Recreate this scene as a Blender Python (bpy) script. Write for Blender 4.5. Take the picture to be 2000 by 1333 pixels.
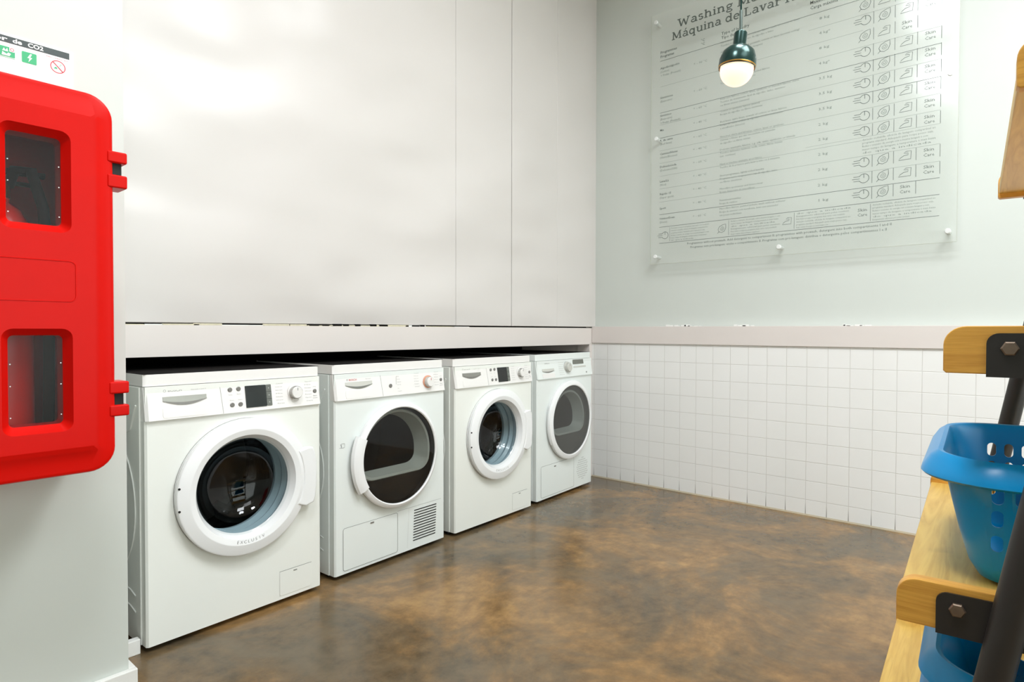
import bpy, bmesh, math, random
from mathutils import Vector, Matrix
random.seed(7)
for o in list(bpy.data.objects): bpy.data.objects.remove(o, do_unlink=True)
SC = bpy.context.scene
COL = SC.collection
PI = math.pi

# ---------------------------------------------------------------- camera
F_PX, YAW, PITCH, ROLL, CAM_H = 1196.6, 0.707996, 0.0172566, 0.0016185, 0.975
cam_d = bpy.data.cameras.new('camera'); cam_d.sensor_width = 36; cam_d.sensor_fit = 'HORIZONTAL'
cam_d.lens = F_PX * 36 / 2000; cam_d.clip_start = 0.02; cam_d.clip_end = 60
cam = bpy.data.objects.new('camera', cam_d); COL.objects.link(cam)
fw = Vector((math.cos(PITCH)*math.cos(YAW), math.cos(PITCH)*math.sin(YAW), -math.sin(PITCH)))
rt = Vector((math.sin(YAW), -math.cos(YAW), 0)); up = rt.cross(fw)
rt2 = rt*math.cos(ROLL) + up*math.sin(ROLL); up2 = -rt*math.sin(ROLL) + up*math.cos(ROLL)
cam.matrix_world = Matrix(((rt2.x, up2.x, -fw.x, 0), (rt2.y, up2.y, -fw.y, 0), (rt2.z, up2.z, -fw.z, CAM_H), (0, 0, 0, 1)))
SC.camera = cam

# ---------------------------------------------------------------- view, world
SC.view_settings.view_transform = 'Standard'; SC.view_settings.look = 'None'
SC.view_settings.gamma = 1; SC.view_settings.use_curve_mapping = False
SC.view_settings.exposure = 1.02
W = bpy.data.worlds.new('world'); SC.world = W; W.use_nodes = True
W.node_tree.nodes['Background'].inputs[0].default_value = (1, 0.98, 0.95, 1)
W.node_tree.nodes['Background'].inputs[1].default_value = 0.35

# ---------------------------------------------------------------- ceiling lights
def area(name, loc, sx, sy, power, col=(1, 0.96, 0.9), rot=(0, 0, 0)):
    l = bpy.data.lights.new(name, 'AREA'); l.shape = 'RECTANGLE'; l.size = sx; l.size_y = sy
    l.energy = power; l.color = col
    o = bpy.data.objects.new(name, l); o.location = loc; o.rotation_euler = rot; COL.objects.link(o); return o
CL = (0.925, 0.96, 1.0)
area('ceiling_light', (0.30, 0.55, 3.22), 0.45, 0.45, 19, CL)
area('ceiling_light', (1.75, 0.45, 3.22), 0.5, 0.5, 13, CL)
area('ceiling_light', (1.9, -0.45, 3.22), 0.9, 0.9, 26, CL)
area('ceiling_light', (0.9, -1.3, 3.22), 1.2, 1.2, 12, CL)
# added fill light behind the camera, brightens the machine fronts
area('front_fill_light', (1.6, -2.55, 1.35), 3.6, 2.3, 50, (0.91, 0.955, 1.0), (PI/2, 0, PI))

# ---------------------------------------------------------------- materials
def srgb(r, g, b):
    f = lambda c: (c/255/12.92) if c/255 <= 0.04045 else ((c/255+0.055)/1.055)**2.4
    return (f(r), f(g), f(b), 1)

def mat(name, col, rough=0.5, metal=0.0, var=0.04, scale=6.0, bump=0.0, bscale=60.0, spec=0.5, coat=0.0, emit=0.0):
    m = bpy.data.materials.new(name); m.use_nodes = True
    nt = m.node_tree; N = nt.nodes; L = nt.links; b = N['Principled BSDF']
    b.inputs['Roughness'].default_value = rough; b.inputs['Metallic'].default_value = metal
    b.inputs['Specular IOR Level'].default_value = spec; b.inputs['Coat Weight'].default_value = coat
    tc = N.new('ShaderNodeTexCoord'); nz = N.new('ShaderNodeTexNoise')
    nz.inputs['Scale'].default_value = scale; nz.inputs['Detail'].default_value = 3
    L.new(tc.outputs['Object'], nz.inputs['Vector'])
    mx = N.new('ShaderNodeMixRGB'); c = srgb(*col)
    mx.inputs['Color1'].default_value = tuple(v*(1-var) for v in c[:3]) + (1,)
    mx.inputs['Color2'].default_value = tuple(min(1, v*(1+var)) for v in c[:3]) + (1,)
    L.new(nz.outputs['Fac'], mx.inputs['Fac']); L.new(mx.outputs[0], b.inputs['Base Color'])
    if bump:
        n2 = N.new('ShaderNodeTexNoise'); n2.inputs['Scale'].default_value = bscale
        L.new(tc.outputs['Object'], n2.inputs['Vector'])
        bp = N.new('ShaderNodeBump'); bp.inputs['Strength'].default_value = bump; bp.inputs['Distance'].default_value = 0.01
        L.new(n2.outputs['Fac'], bp.inputs['Height']); L.new(bp.outputs[0], b.inputs['Normal'])
    if emit:
        b.inputs['Emission Color'].default_value = c; b.inputs['Emission Strength'].default_value = emit
    return m

def pane(name, tint, opacity=0.0, body=(200, 205, 200), rough=0.02, ior=1.45):
    """clear or tinted pane: see-through colour, optional milkiness, fresnel gloss"""
    m = bpy.data.materials.new(name); m.use_nodes = True
    nt = m.node_tree; N = nt.nodes; L = nt.links; N.remove(N['Principled BSDF']); out = N['Material Output']
    tr = N.new('ShaderNodeBsdfTransparent'); tr.inputs[0].default_value = tint + (1,)
    df = N.new('ShaderNodeBsdfDiffuse'); df.inputs[0].default_value = srgb(*body)
    m1 = N.new('ShaderNodeMixShader'); m1.inputs[0].default_value = opacity
    L.new(tr.outputs[0], m1.inputs[1]); L.new(df.outputs[0], m1.inputs[2])
    gl = N.new('ShaderNodeBsdfGlossy'); gl.inputs['Roughness'].default_value = rough
    fr = N.new('ShaderNodeFresnel'); ge = N.new('ShaderNodeNewGeometry')     # same gloss from either side of the sheet
    mr = N.new('ShaderNodeMapRange'); mr.inputs['To Min'].default_value = ior; mr.inputs['To Max'].default_value = 1/ior
    L.new(ge.outputs['Backfacing'], mr.inputs[0]); L.new(mr.outputs[0], fr.inputs[0])
    m2 = N.new('ShaderNodeMixShader'); L.new(fr.outputs[0], m2.inputs[0])
    L.new(m1.outputs[0], m2.inputs[1]); L.new(gl.outputs[0], m2.inputs[2]); L.new(m2.outputs[0], out.inputs[0])
    return m

def wood(name, axis, base=(232, 192, 100), dark=(200, 150, 64)):
    m = bpy.data.materials.new(name); m.use_nodes = True
    nt = m.node_tree; N = nt.nodes; L = nt.links; b = N['Principled BSDF']
    tc = N.new('ShaderNodeTexCoord'); mp = N.new('ShaderNodeMapping')
    s = [14, 14, 14]; s[axis] = 1.1; mp.inputs['Scale'].default_value = s
    L.new(tc.outputs['Object'], mp.inputs[0])
    nz = N.new('ShaderNodeTexNoise'); nz.inputs['Scale'].default_value = 1.6; nz.inputs['Detail'].default_value = 4; nz.inputs['Distortion'].default_value = 1.5
    L.new(mp.outputs[0], nz.inputs['Vector'])
    wv = N.new('ShaderNodeMath'); wv.operation = 'MULTIPLY'; wv.inputs[1].default_value = 9
    L.new(nz.outputs['Fac'], wv.inputs[0])
    fr = N.new('ShaderNodeMath'); fr.operation = 'PINGPONG'; fr.inputs[1].default_value = 1; L.new(wv.outputs[0], fr.inputs[0])
    fine = N.new('ShaderNodeTexNoise'); fine.inputs['Scale'].default_value = 9; fine.inputs['Detail'].default_value = 5
    L.new(mp.outputs[0], fine.inputs['Vector'])
    big = N.new('ShaderNodeTexNoise'); big.inputs['Scale'].default_value = 7; L.new(tc.outputs['Object'], big.inputs['Vector'])
    r1 = N.new('ShaderNodeMixRGB'); r1.inputs['Color1'].default_value = srgb(*base); r1.inputs['Color2'].default_value = srgb(*dark)
    ad = N.new('ShaderNodeMath'); ad.operation = 'MULTIPLY'; L.new(fr.outputs[0], ad.inputs[0]); L.new(fine.outputs['Fac'], ad.inputs[1])
    L.new(ad.outputs[0], r1.inputs['Fac'])
    rp = N.new('ShaderNodeValToRGB'); rp.color_ramp.elements[0].position = 0.62; rp.color_ramp.elements[1].position = 0.8
    rp.color_ramp.elements[0].color = (0, 0, 0, 1); rp.color_ramp.elements[1].color = (0.55, 0.55, 0.55, 1)
    L.new(big.outputs['Fac'], rp.inputs[0])
    r2 = N.new('ShaderNodeMixRGB'); r2.inputs['Color2'].default_value = srgb(110, 72, 30)
    L.new(rp.outputs[0], r2.inputs['Fac']); L.new(r1.outputs[0], r2.inputs['Color1']); L.new(r2.outputs[0], b.inputs['Base Color'])
    b.inputs['Roughness'].default_value = 0.38
    bp = N.new('ShaderNodeBump'); bp.inputs['Strength'].default_value = 0.15; bp.inputs['Distance'].default_value = 0.004
    L.new(fine.outputs['Fac'], bp.inputs['Height']); L.new(bp.outputs[0], b.inputs['Normal'])
    return m

def floor_mat():
    m = bpy.data.materials.new('stained_concrete'); m.use_nodes = True
    nt = m.node_tree; N = nt.nodes; L = nt.links; b = N['Principled BSDF']
    tc = N.new('ShaderNodeTexCoord')
    def noise(scale, detail=6, dist=0.6, off=(0, 0, 0)):
        mp = N.new('ShaderNodeMapping'); mp.inputs['Location'].default_value = off; L.new(tc.outputs['Object'], mp.inputs[0])
        n = N.new('ShaderNodeTexNoise'); n.inputs['Scale'].default_value = scale; n.inputs['Detail'].default_value = detail
        n.inputs['Roughness'].default_value = 0.66; n.inputs['Distortion'].default_value = dist
        L.new(mp.outputs[0], n.inputs['Vector']); return n
    a = noise(1.7, 12, 0.9, (3.1, 1.7, 0)); rp = N.new('ShaderNodeValToRGB'); e = rp.color_ramp.elements
    e[0].position = 0.36; e[0].color = srgb(90, 78, 60); e[1].position = 0.70; e[1].color = srgb(160, 125, 78)
    x = e.new(0.47); x.color = srgb(108, 88, 61); x = e.new(0.56); x.color = srgb(134, 103, 64)
    L.new(a.outputs['Fac'], rp.inputs[0])
    g = noise(16, 12, 0.0); g2 = N.new('ShaderNodeMixRGB'); g2.blend_type = 'OVERLAY'; g2.inputs['Fac'].default_value = 0.32
    L.new(rp.outputs[0], g2.inputs['Color1']); gr = N.new('ShaderNodeValToRGB'); gr.color_ramp.elements[0].position = 0.3; gr.color_ramp.elements[1].position = 0.7; L.new(g.outputs['Fac'], gr.inputs[0]); L.new(gr.outputs[0], g2.inputs['Color2'])
    c = noise(2.6, 5, 0.8, (7, 2, 0)); cr = N.new('ShaderNodeValToRGB'); cr.color_ramp.elements[0].position = 0.5; cr.color_ramp.elements[1].position = 0.72
    cr.color_ramp.elements[1].color = (0.7, 0.7, 0.7, 1); L.new(c.outputs['Fac'], cr.inputs[0])
    g3 = N.new('ShaderNodeMixRGB'); g3.inputs['Color2'].default_value = srgb(110, 98, 78)
    L.new(cr.outputs[0], g3.inputs['Fac']); L.new(g2.outputs[0], g3.inputs['Color1'])
    L.new(g3.outputs[0], b.inputs['Base Color'])
    rr = N.new('ShaderNodeMapRange'); rr.inputs['To Min'].default_value = 0.12; rr.inputs['To Max'].default_value = 0.32
    L.new(g.outputs['Fac'], rr.inputs[0]); L.new(rr.outputs[0], b.inputs['Roughness'])
    bp = N.new('ShaderNodeBump'); bp.inputs['Strength'].default_value = 0.12; bp.inputs['Distance'].default_value = 0.004
    L.new(g.outputs['Fac'], bp.inputs['Height']); L.new(bp.outputs[0], b.inputs['Normal'])
    return m

def tile_mat():
    m = bpy.data.materials.new('white_wall_tiles'); m.use_nodes = True
    nt = m.node_tree; N = nt.nodes; L = nt.links; b = N['Principled BSDF']
    tc = N.new('ShaderNodeTexCoord'); sp = N.new('ShaderNodeSeparateXYZ'); L.new(tc.outputs['Object'], sp.inputs[0])
    def M(op, *a):
        n = N.new('ShaderNodeMath'); n.operation = op
        for i, v in enumerate(a):
            if isinstance(v, (int, float)): n.inputs[i].default_value = v
            else: L.new(v, n.inputs[i])
        return n.outputs[0]
    def grid(v, off, step):                      # distance to the nearest joint, metres
        f = M('FRACT', M('ADD', M('DIVIDE', M('SUBTRACT', v, off), step), 100.5))
        return M('MULTIPLY', M('ABSOLUTE', M('SUBTRACT', f, 0.5)), step)
    dy = grid(sp.outputs['Y'], 0.002, 0.1016); dz = grid(sp.outputs['Z'], 0.084, 0.0999)
    d = M('MINIMUM', dy, dz)
    j = N.new('ShaderNodeMapRange'); j.inputs['From Min'].default_value = 0.0006; j.inputs['From Max'].default_value = 0.0022
    j.inputs['To Min'].default_value = 1; j.inputs['To Max'].default_value = 0; L.new(d, j.inputs[0])
    # grime in the upright joints near the floor
    lo = N.new('ShaderNodeMapRange'); lo.inputs['From Min'].default_value = 0.02; lo.inputs['From Max'].default_value = 0.07
    lo.inputs['To Min'].default_value = 1; lo.inputs['To Max'].default_value = 0; L.new(sp.outputs['Z'], lo.inputs[0])
    nz = N.new('ShaderNodeTexNoise'); nz.inputs['Scale'].default_value = 5; L.new(tc.outputs['Object'], nz.inputs['Vector'])
    t = N.new('ShaderNodeMixRGB'); t.inputs['Color1'].default_value = srgb(236, 236, 233); t.inputs['Color2'].default_value = srgb(241, 240, 238)
    L.new(nz.outputs['Fac'], t.inputs['Fac'])
    gc = N.new('ShaderNodeMixRGB'); gc.inputs['Color1'].default_value = srgb(218, 216, 212); gc.inputs['Color2'].default_value = srgb(96, 88, 78)
    L.new(lo.outputs[0], gc.inputs['Fac'])
    mx = N.new('ShaderNodeMixRGB'); L.new(j.outputs[0], mx.inputs['Fac']); L.new(t.outputs[0], mx.inputs['Color1']); L.new(gc.outputs[0], mx.inputs['Color2'])
    # yellowed silicone bead on the bottom centimetre
    si = M('LESS_THAN', sp.outputs['Z'], 0.009)
    m3 = N.new('ShaderNodeMixRGB'); L.new(si, m3.inputs['Fac']); L.new(mx.outputs[0], m3.inputs['Color1']); m3.inputs['Color2'].default_value = srgb(214, 204, 180)
    L.new(m3.outputs[0], b.inputs['Base Color'])
    b.inputs['Roughness'].default_value = 0.3
    bp = N.new('ShaderNodeBump'); bp.invert = True; bp.inputs['Strength'].default_value = 0.35; bp.inputs['Distance'].default_value = 0.003
    L.new(j.outputs[0], bp.inputs['Height']); L.new(bp.outputs[0], b.inputs['Normal'])
    return m

def panel_mat():
    m = mat('white_laminate_panel', (212, 207, 203), 0.35, var=0.012, scale=2)
    nt = m.node_tree; N = nt.nodes; L = nt.links; b = N['Principled BSDF']
    tc = N.new('ShaderNodeTexCoord'); mp = N.new('ShaderNodeMapping'); mp.inputs['Scale'].default_value = (1.3, 1, 2.2)
    L.new(tc.outputs['Object'], mp.inputs[0])
    nz = N.new('ShaderNodeTexNoise'); nz.inputs['Scale'].default_value = 1.2; nz.inputs['Detail'].default_value = 1; L.new(mp.outputs[0], nz.inputs['Vector'])
    bp = N.new('ShaderNodeBump'); bp.inputs['Strength'].default_value = 0.6; bp.inputs['Distance'].default_value = 0.12
    L.new(nz.outputs['Fac'], bp.inputs['Height']); L.new(bp.outputs[0], b.inputs['Normal'])
    return m

MT = dict(
    floor=floor_mat(), tiles=tile_mat(), panel=panel_mat(),
    wall=mat('grey_green_wall_paint', (205, 210, 204), 0.6, var=0.02, scale=3, bump=0.06, bscale=8),
    wall_l=mat('pale_wall_paint', (204, 209, 203), 0.5, var=0.015, scale=3),
    ceil=mat('ceiling_paint', (232, 230, 226), 0.8),
    trim=mat('white_trim_paint', (222, 214, 209), 0.35, var=0.015, scale=3),
    base=mat('white_baseboard_paint', (232, 232, 228), 0.35),
    dark=mat('dark_recess_shade', (14, 12, 11), 0.9, spec=0.1),  # near-black standing in for the shade of the void under the ledge
    black=mat('black_rubber', (14, 13, 13), 0.7),
    enamel=mat('white_enamel', (238, 240, 234), 0.28, var=0.012, scale=3),
    enamel2=mat('cool_white_enamel', (233, 238, 235), 0.28, var=0.012, scale=3),
    plastic=mat('white_plastic', (238, 236, 233), 0.3, var=0.01),
    ring=mat('door_ring_plastic', (240, 241, 241), 0.25, var=0.01),
    shade=mat('grey_slot_plastic', (158, 158, 152), 0.2, metal=0.5),
    slotw=mat('pale_slot_plastic', (205, 205, 198), 0.35),
    btn=mat('grey_button', (132, 130, 126), 0.3, metal=0.3),
    screen=mat('dark_display', (38, 42, 42), 0.12),
    screen2=mat('grey_display', (112, 114, 106), 0.2),
    scrbtn=mat('display_side_keys', (104, 108, 102), 0.3),
    ink=mat('grey_print', (130, 130, 128), 0.6), inkl=mat('light_grey_print', (178, 178, 174), 0.6),
    redink=mat('red_print', (205, 60, 60), 0.6), peach=mat('peach_print', (226, 160, 130), 0.5),
    groove=mat('panel_gap', (120, 122, 116), 0.6), black_gap=mat('black_gap', (20, 20, 20), 0.7),
    gasket=mat('blue_grey_gasket', (150, 172, 180), 0.25, coat=0.4),
    drum=mat('steel_drum', (70, 66, 60), 0.25, metal=1.0, var=0.1, scale=12, bump=0.3, bscale=90),
    drumdark=mat('dark_drum', (40, 37, 34), 0.3, metal=0.4),
    plate=mat('black_door_plate', (24, 23, 22), 0.25), plate2=mat('reflection_grey_door_plate', (98, 98, 94), 0.3),  # plate2 is greyed to paint in the tile reflection on the corner door
    sleeve=mat('pale_inner_door_frame', (196, 204, 198), 0.35),
    glass=pane('porthole_glass', (0.93, 0.95, 0.95)),
    glass2=pane('smoked_door_glass', (0.62, 0.62, 0.6)), glass3=pane('smoked_reflection_door_glass', (0.60, 0.61, 0.6), 0.16, (150, 150, 146)),  # glass3: smoked, its milky veil paints in the reflection of the tiles
    red=mat('red_glassfibre', (206, 14, 6), 0.33, var=0.05, scale=14, spec=0.12), redd=mat('extinguisher_red', (235, 30, 22), 0.3),
    cabpane=pane('smoked_plastic_pane', (0.80, 0.80, 0.80), 0.012, (120, 130, 130), 0.2, 1.22),
    sticker=mat('white_sticker', (250, 251, 250), 0.4), stblack=mat('charcoal_sticker_band', (62, 72, 72), 0.5),
    stgreen=mat('green_pictogram', (60, 176, 120), 0.5), stwhite=mat('white_pictogram', (245, 248, 245), 0.5),
    stred=mat('red_pictogram', (205, 70, 80), 0.5), stpink=mat('pale_small_print', (196, 176, 186), 0.6),
    acry=pane('acrylic_sheet', (0.99, 0.995, 0.99), 0.08, (244, 247, 242), 0.14), acryedge=mat('acrylic_edge', (182, 186, 172), 0.3),
    signink=mat('sign_print', (84, 92, 86), 0.6), signlt=mat('sign_small_print', (118, 126, 119), 0.6),
    cap=mat('standoff_cap', (236, 238, 236), 0.2, metal=0.2),
    lampgreen=mat('dark_green_metal', (34, 62, 58), 0.22, metal=0.5, var=0.15, scale=20), rodm=mat('satin_rod', (120, 134, 130), 0.2, metal=0.8), brass=mat('brass_rim', (186, 140, 70), 0.3, metal=0.9),
    globe=mat('glowing_globe', (255, 214, 186), 0.3, emit=0.62),
    woodx=wood('varnished_pine_planks', 0), woody=wood('varnished_pine_boards', 1, (232, 174, 76), (192, 128, 46)),
    steel=mat('black_powdercoated_steel', (40, 37, 35), 0.42, var=0.08, scale=30), boltm=mat('worn_bolt_steel', (128, 112, 98), 0.4, metal=0.8, var=0.2, scale=80),
    blue=mat('blue_plastic', (0, 148, 214), 0.28, spec=0.35, var=0.05, scale=6),
    copper=mat('copper_pipe', (150, 96, 66), 0.4, metal=0.4),
    debris=mat('torn_sealant', (214, 206, 180), 0.7, var=0.25, scale=60),
)

# ---------------------------------------------------------------- mesh helpers
class MB:
    def __init__(s): s.bm = bmesh.new(); s.mats = []
    def _m(s, m):
        m = MT[m] if isinstance(m, str) else m
        if m not in s.mats: s.mats.append(m)
        return s.mats.index(m)
    def add(s, tmp, m, M=None):
        i = s._m(m)
        for f in tmp.faces: f.material_index = i
        if M is not None: bmesh.ops.transform(tmp, matrix=M, verts=tmp.verts)
        me = bpy.data.meshes.new('t'); tmp.to_mesh(me); tmp.free(); s.bm.from_mesh(me); bpy.data.meshes.remove(me); return s
    def box(s, x0, x1, y0, y1, z0, z1, m, bev=0, seg=2, M=None):
        t = bmesh.new(); bmesh.ops.create_cube(t, size=1)
        for v in t.verts: v.co = Vector(((x0+x1)/2+v.co.x*(x1-x0), (y0+y1)/2+v.co.y*(y1-y0), (z0+z1)/2+v.co.z*(z1-z0)))
        if bev: bmesh.ops.bevel(t, geom=t.edges[:], offset=bev, segments=seg, affect='EDGES', profile=0.5)
        return s.add(t, m, M)
    def prism(s, pts, plane, d0, d1, m, bev=0, seg=2, M=None, pts1=None):
        """outline pts in the plane, from depth d0 (front) to d1; pts1 = other outline at d1"""
        t = bmesh.new()
        P = {'xz': lambda a, b, d: (a, d, b), 'yz': lambda a, b, d: (d, a, b), 'xy': lambda a, b, d: (a, b, d)}[plane]
        A = [t.verts.new(P(a, b, d0)) for a, b in pts]; Bv = [t.verts.new(P(a, b, d1)) for a, b in (pts1 or pts)]
        n = len(pts)
        f0 = t.faces.new(A); t.faces.new(Bv[::-1])
        for i in range(n): t.faces.new((A[i], Bv[i], Bv[(i+1) % n], A[(i+1) % n]))
        bmesh.ops.recalc_face_normals(t, faces=t.faces[:])
        if bev: bmesh.ops.bevel(t, geom=[e for e in f0.edges], offset=bev, segments=seg, affect='EDGES', profile=0.5)
        return s.add(t, m, M)
    def rings(s, R, m, close=True, cap0=False, cap1=False, wrap=False, M=None):
        t = bmesh.new(); V = [[t.verts.new(p) for p in r] for r in R]; n = len(R[0])
        rr = range(len(R)-1) if not wrap else range(len(R))
        for k in rr:
            a, b = V[k], V[(k+1) % len(R)]
            for i in range(n if close else n-1):
                try: t.faces.new((a[i], a[(i+1) % n], b[(i+1) % n], b[i]))
                except ValueError: pass
        if cap0: t.faces.new(V[0][::-1])
        if cap1: t.faces.new(V[-1])
        bmesh.ops.remove_doubles(t, verts=t.verts[:], dist=1e-7)
        bmesh.ops.recalc_face_normals(t, faces=t.faces[:])
        return s.add(t, m, M)
    def lathe(s, prof, m, c=(0, 0, 0), axis='z', seg=48, wrap=False, cap0=False, cap1=False, a0=0, a1=2*PI, M=None):
        """prof = (radius, height along axis)"""
        full = abs(a1-a0-2*PI) < 1e-6; n = seg if full else seg+1
        R = []
        for r, h in prof:
            ring = []
            for i in range(n):
                a = a0+(a1-a0)*i/seg; u, v = r*math.cos(a), r*math.sin(a)
                p = {'z': (u, v, h), 'y': (u, h, v), 'x': (h, u, v)}[axis]
                ring.append((p[0]+c[0], p[1]+c[1], p[2]+c[2]))
            R.append(ring)
        if wrap and not full: return s.rings(R, m, False, False, False, True, M)._capends(R, m, M)
        return s.rings(R, m, full, cap0, cap1, wrap, M)
    def _capends(s, R, m, M):
        for k in (0, -1):
            t = bmesh.new(); t.faces.new([t.verts.new(r[k]) for r in R]); s.add(t, m, M)
        return s
    def tube(s, pts, r, m, seg=12, caps=True, M=None):
        pts = [Vector(p) for p in pts]; R = []; ref = None
        for i, p in enumerate(pts):
            d = (pts[min(i+1, len(pts)-1)]-pts[max(i-1, 0)]).normalized()
            if ref is None: ref = d.orthogonal().normalized()
            ref = (ref-d*ref.dot(d)).normalized(); w = d.cross(ref)
            rr = r[i] if isinstance(r, (list, tuple)) else r
            R.append([p+(ref*math.cos(2*PI*k/seg)+w*math.sin(2*PI*k/seg))*rr for k in range(seg)])
        return s.rings(R, m, True, caps, caps, False, M)
    def text(s, body, m, o, u, v, size, width=None, align='LEFT', bold=0.0, res=2, maxw=None):
        """flat lettering: o = base point, u / v = right and up unit vectors, size = capital height"""
        cu = bpy.data.curves.new('t', 'FONT'); cu.body = body; cu.size = 1; cu.align_x = align; cu.offset = bold; cu.resolution_u = res
        ob = bpy.data.objects.new('t', cu); me = bpy.data.meshes.new_from_object(ob); bpy.data.objects.remove(ob); bpy.data.curves.remove(cu)
        if not me.vertices: return s
        t = bmesh.new(); t.from_mesh(me); bpy.data.meshes.remove(me)
        xs = [q.co.x for q in t.verts]; w = max(xs)-min(xs); k = size/0.70; kx = k
        if width: kx = width/w
        o, u, v = Vector(o), Vector(u), Vector(v)
        for q in t.verts: q.co = o+u*(q.co.x*kx)+v*(q.co.y*k)
        return s.add(t, m)
    def stroke(s, pts, w, m, o, u, v, closed=False):
        """flat line of width w through 2D points on the plane (o, u, v)"""
        o, u, v = Vector(o), Vector(u), Vector(v); t = bmesh.new(); n = len(pts)
        P = [Vector(p) for p in pts]; L_, R_ = [], []
        for i in range(n):
            a = P[(i-1) % n] if (closed or i) else P[i]; b = P[(i+1) % n] if (closed or i < n-1) else P[i]
            d = (b-a).normalized(); q = Vector((-d.y, d.x))*w/2
            L_.append(t.verts.new(o+u*(P[i].x+q.x)+v*(P[i].y+q.y))); R_.append(t.verts.new(o+u*(P[i].x-q.x)+v*(P[i].y-q.y)))
        for i in range(n if closed else n-1):
            j = (i+1) % n; t.faces.new((L_[i], R_[i], R_[j], L_[j]))
        return s.add(t, m)
    def poly(s, pts, m, o, u, v):
        o, u, v = Vector(o), Vector(u), Vector(v); t = bmesh.new(); t.faces.new([t.verts.new(o+u*a+v*b) for a, b in pts]); return s.add(t, m)
    def build(s, name, parent=None, smooth=True, angle=35):
        me = bpy.data.meshes.new(name); s.bm.to_mesh(me); s.bm.free()
        for m in s.mats: me.materials.append(m)
        if smooth and len(me.polygons):
            me.polygons.foreach_set('use_smooth', [True]*len(me.polygons)); me.set_sharp_from_angle(angle=math.radians(angle))
        o = bpy.data.objects.new(name, me); COL.objects.link(o)
        if smooth: wn = o.modifiers.new('n', 'WEIGHTED_NORMAL'); wn.keep_sharp = True
        if parent: o.parent = parent
        return o

def boolean(ob, cutters):
    ob.modifiers.clear()
    for c in cutters: c.parent = ob.parent
    bpy.context.view_layer.update()
    for c in cutters:
        md = ob.modifiers.new('b', 'BOOLEAN'); md.object = c; md.operation = 'DIFFERENCE'; md.solver = 'EXACT'
    dg = bpy.context.evaluated_depsgraph_get(); dg.update()
    me = bpy.data.meshes.new_from_object(ob.evaluated_get(dg)); old = ob.data
    ob.modifiers.clear(); ob.data = me; me.name = ob.name
    me.set_sharp_from_angle(angle=math.radians(32))
    wn = ob.modifiers.new('n', 'WEIGHTED_NORMAL'); wn.keep_sharp = True; wn.mode = 'FACE_AREA'
    bpy.data.meshes.remove(old)
    for c in cutters: bpy.data.objects.remove(c)

def thing(name, label, cat, loc=(0, 0, 0), rz=0, group=None):
    o = bpy.data.objects.new(name, None); COL.objects.link(o); o.location = loc; o.rotation_euler = (0, 0, rz); o.empty_display_size = 0.1
    return tag(o, label, cat, group)
def tag(o, label, cat, group=None):
    o['label'] = label; o['category'] = cat
    if group: o['group'] = group
    return o
def struct(o): o['kind'] = 'structure'; return o
def rrect(x0, x1, y0, y1, r, n=6):
    P = []
    for cx, cy, a in ((x1-r, y1-r, 0), (x0+r, y1-r, PI/2), (x0+r, y0+r, PI), (x1-r, y0+r, 1.5*PI)):
        for i in range(n+1): t = a+PI/2*i/n; P.append((cx+r*math.cos(t), cy+r*math.sin(t)))
    return P

# ================================================================ ROOM
YB, XS = 2.252, 3.456                    # ledge front plane, tiled wall plane
struct(MB().box(-2.6, 3.7, -2.6, 3.1, -0.05, 0, 'floor').build('floor', smooth=False))
struct(MB().box(-2.6, 3.7, -2.6, 3.1, 3.3, 3.35, 'ceil').build('ceiling', smooth=False))
# right wall: painted upper part with the tiled dado standing forward of it
w = MB(); w.box(3.50, 3.62, -2.6, 3.0, 0, 3.3, 'wall'); w.box(XS, 3.50, -2.6, YB+0.3, 0, 0.905, 'tiles')
struct(w.build('wall_right', smooth=False))
struct(MB().box(3.446, 3.50, -2.6, YB-0.002, 0.893, 1.001, 'trim', 0.002).build('trim_1'))
# chipped white plaster above the band
s = MB(); random.seed(11)
for y0, n in ((1.72, 9), (1.30, 5), (0.75, 6)):
    for i in range(n): y = y0-i*0.025+random.uniform(-.01, .01); s.box(3.4985, 3.501, y, y+random.uniform(.01, .035), 1.001, 1.001+random.uniform(.003, .012), 'base')
struct(s.build('trim_6', smooth=False))
# back wall: four laminate panels above the ledge
p = MB(); seams = [0.3, 2.195, 2.633, 3.065, 3.503]
for i in range(4):
    p.box(seams[i]+0.0015, seams[i+1]-0.0015, YB+0.004+0.0015*(i % 2), YB+0.02, 1.0, 3.3, 'panel', 0.0015, 1)
p.box(0.3, 3.6, YB+0.02, YB+0.06, 1.0, 3.3, 'debris')
struct(p.build('wall_back', smooth=False))
struct(MB().box(0.3, 3.492, YB, YB+0.08, 0.883, 0.992, 'trim', 0.002).build('trim_2'))
# ragged sealant along the ledge
s = MB(); random.seed(3); x = 0.6
while x < 2.2:
    l = random.uniform(0.03, 0.14); h = random.uniform(0.003, 0.008) if x < 1.9 else 0.003
    s.box(x, x+l, YB+0.0005, YB+0.006, 0.991, 0.991+h, 'debris' if random.random() < 0.75 else 'base', 0.001, 1); x += l*random.uniform(0.8, 1.05)
for x in (1.36, 1.42, 1.47, 1.52, 1.58, 1.66, 1.71, 1.9, 1.95):
    s.box(x, x+0.03+0.02*random.random(), YB, YB+0.006, 0.992, 0.997+0.005*random.random(), 'dark', 0.001, 1)
struct(s.build('trim_3', smooth=False))
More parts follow.
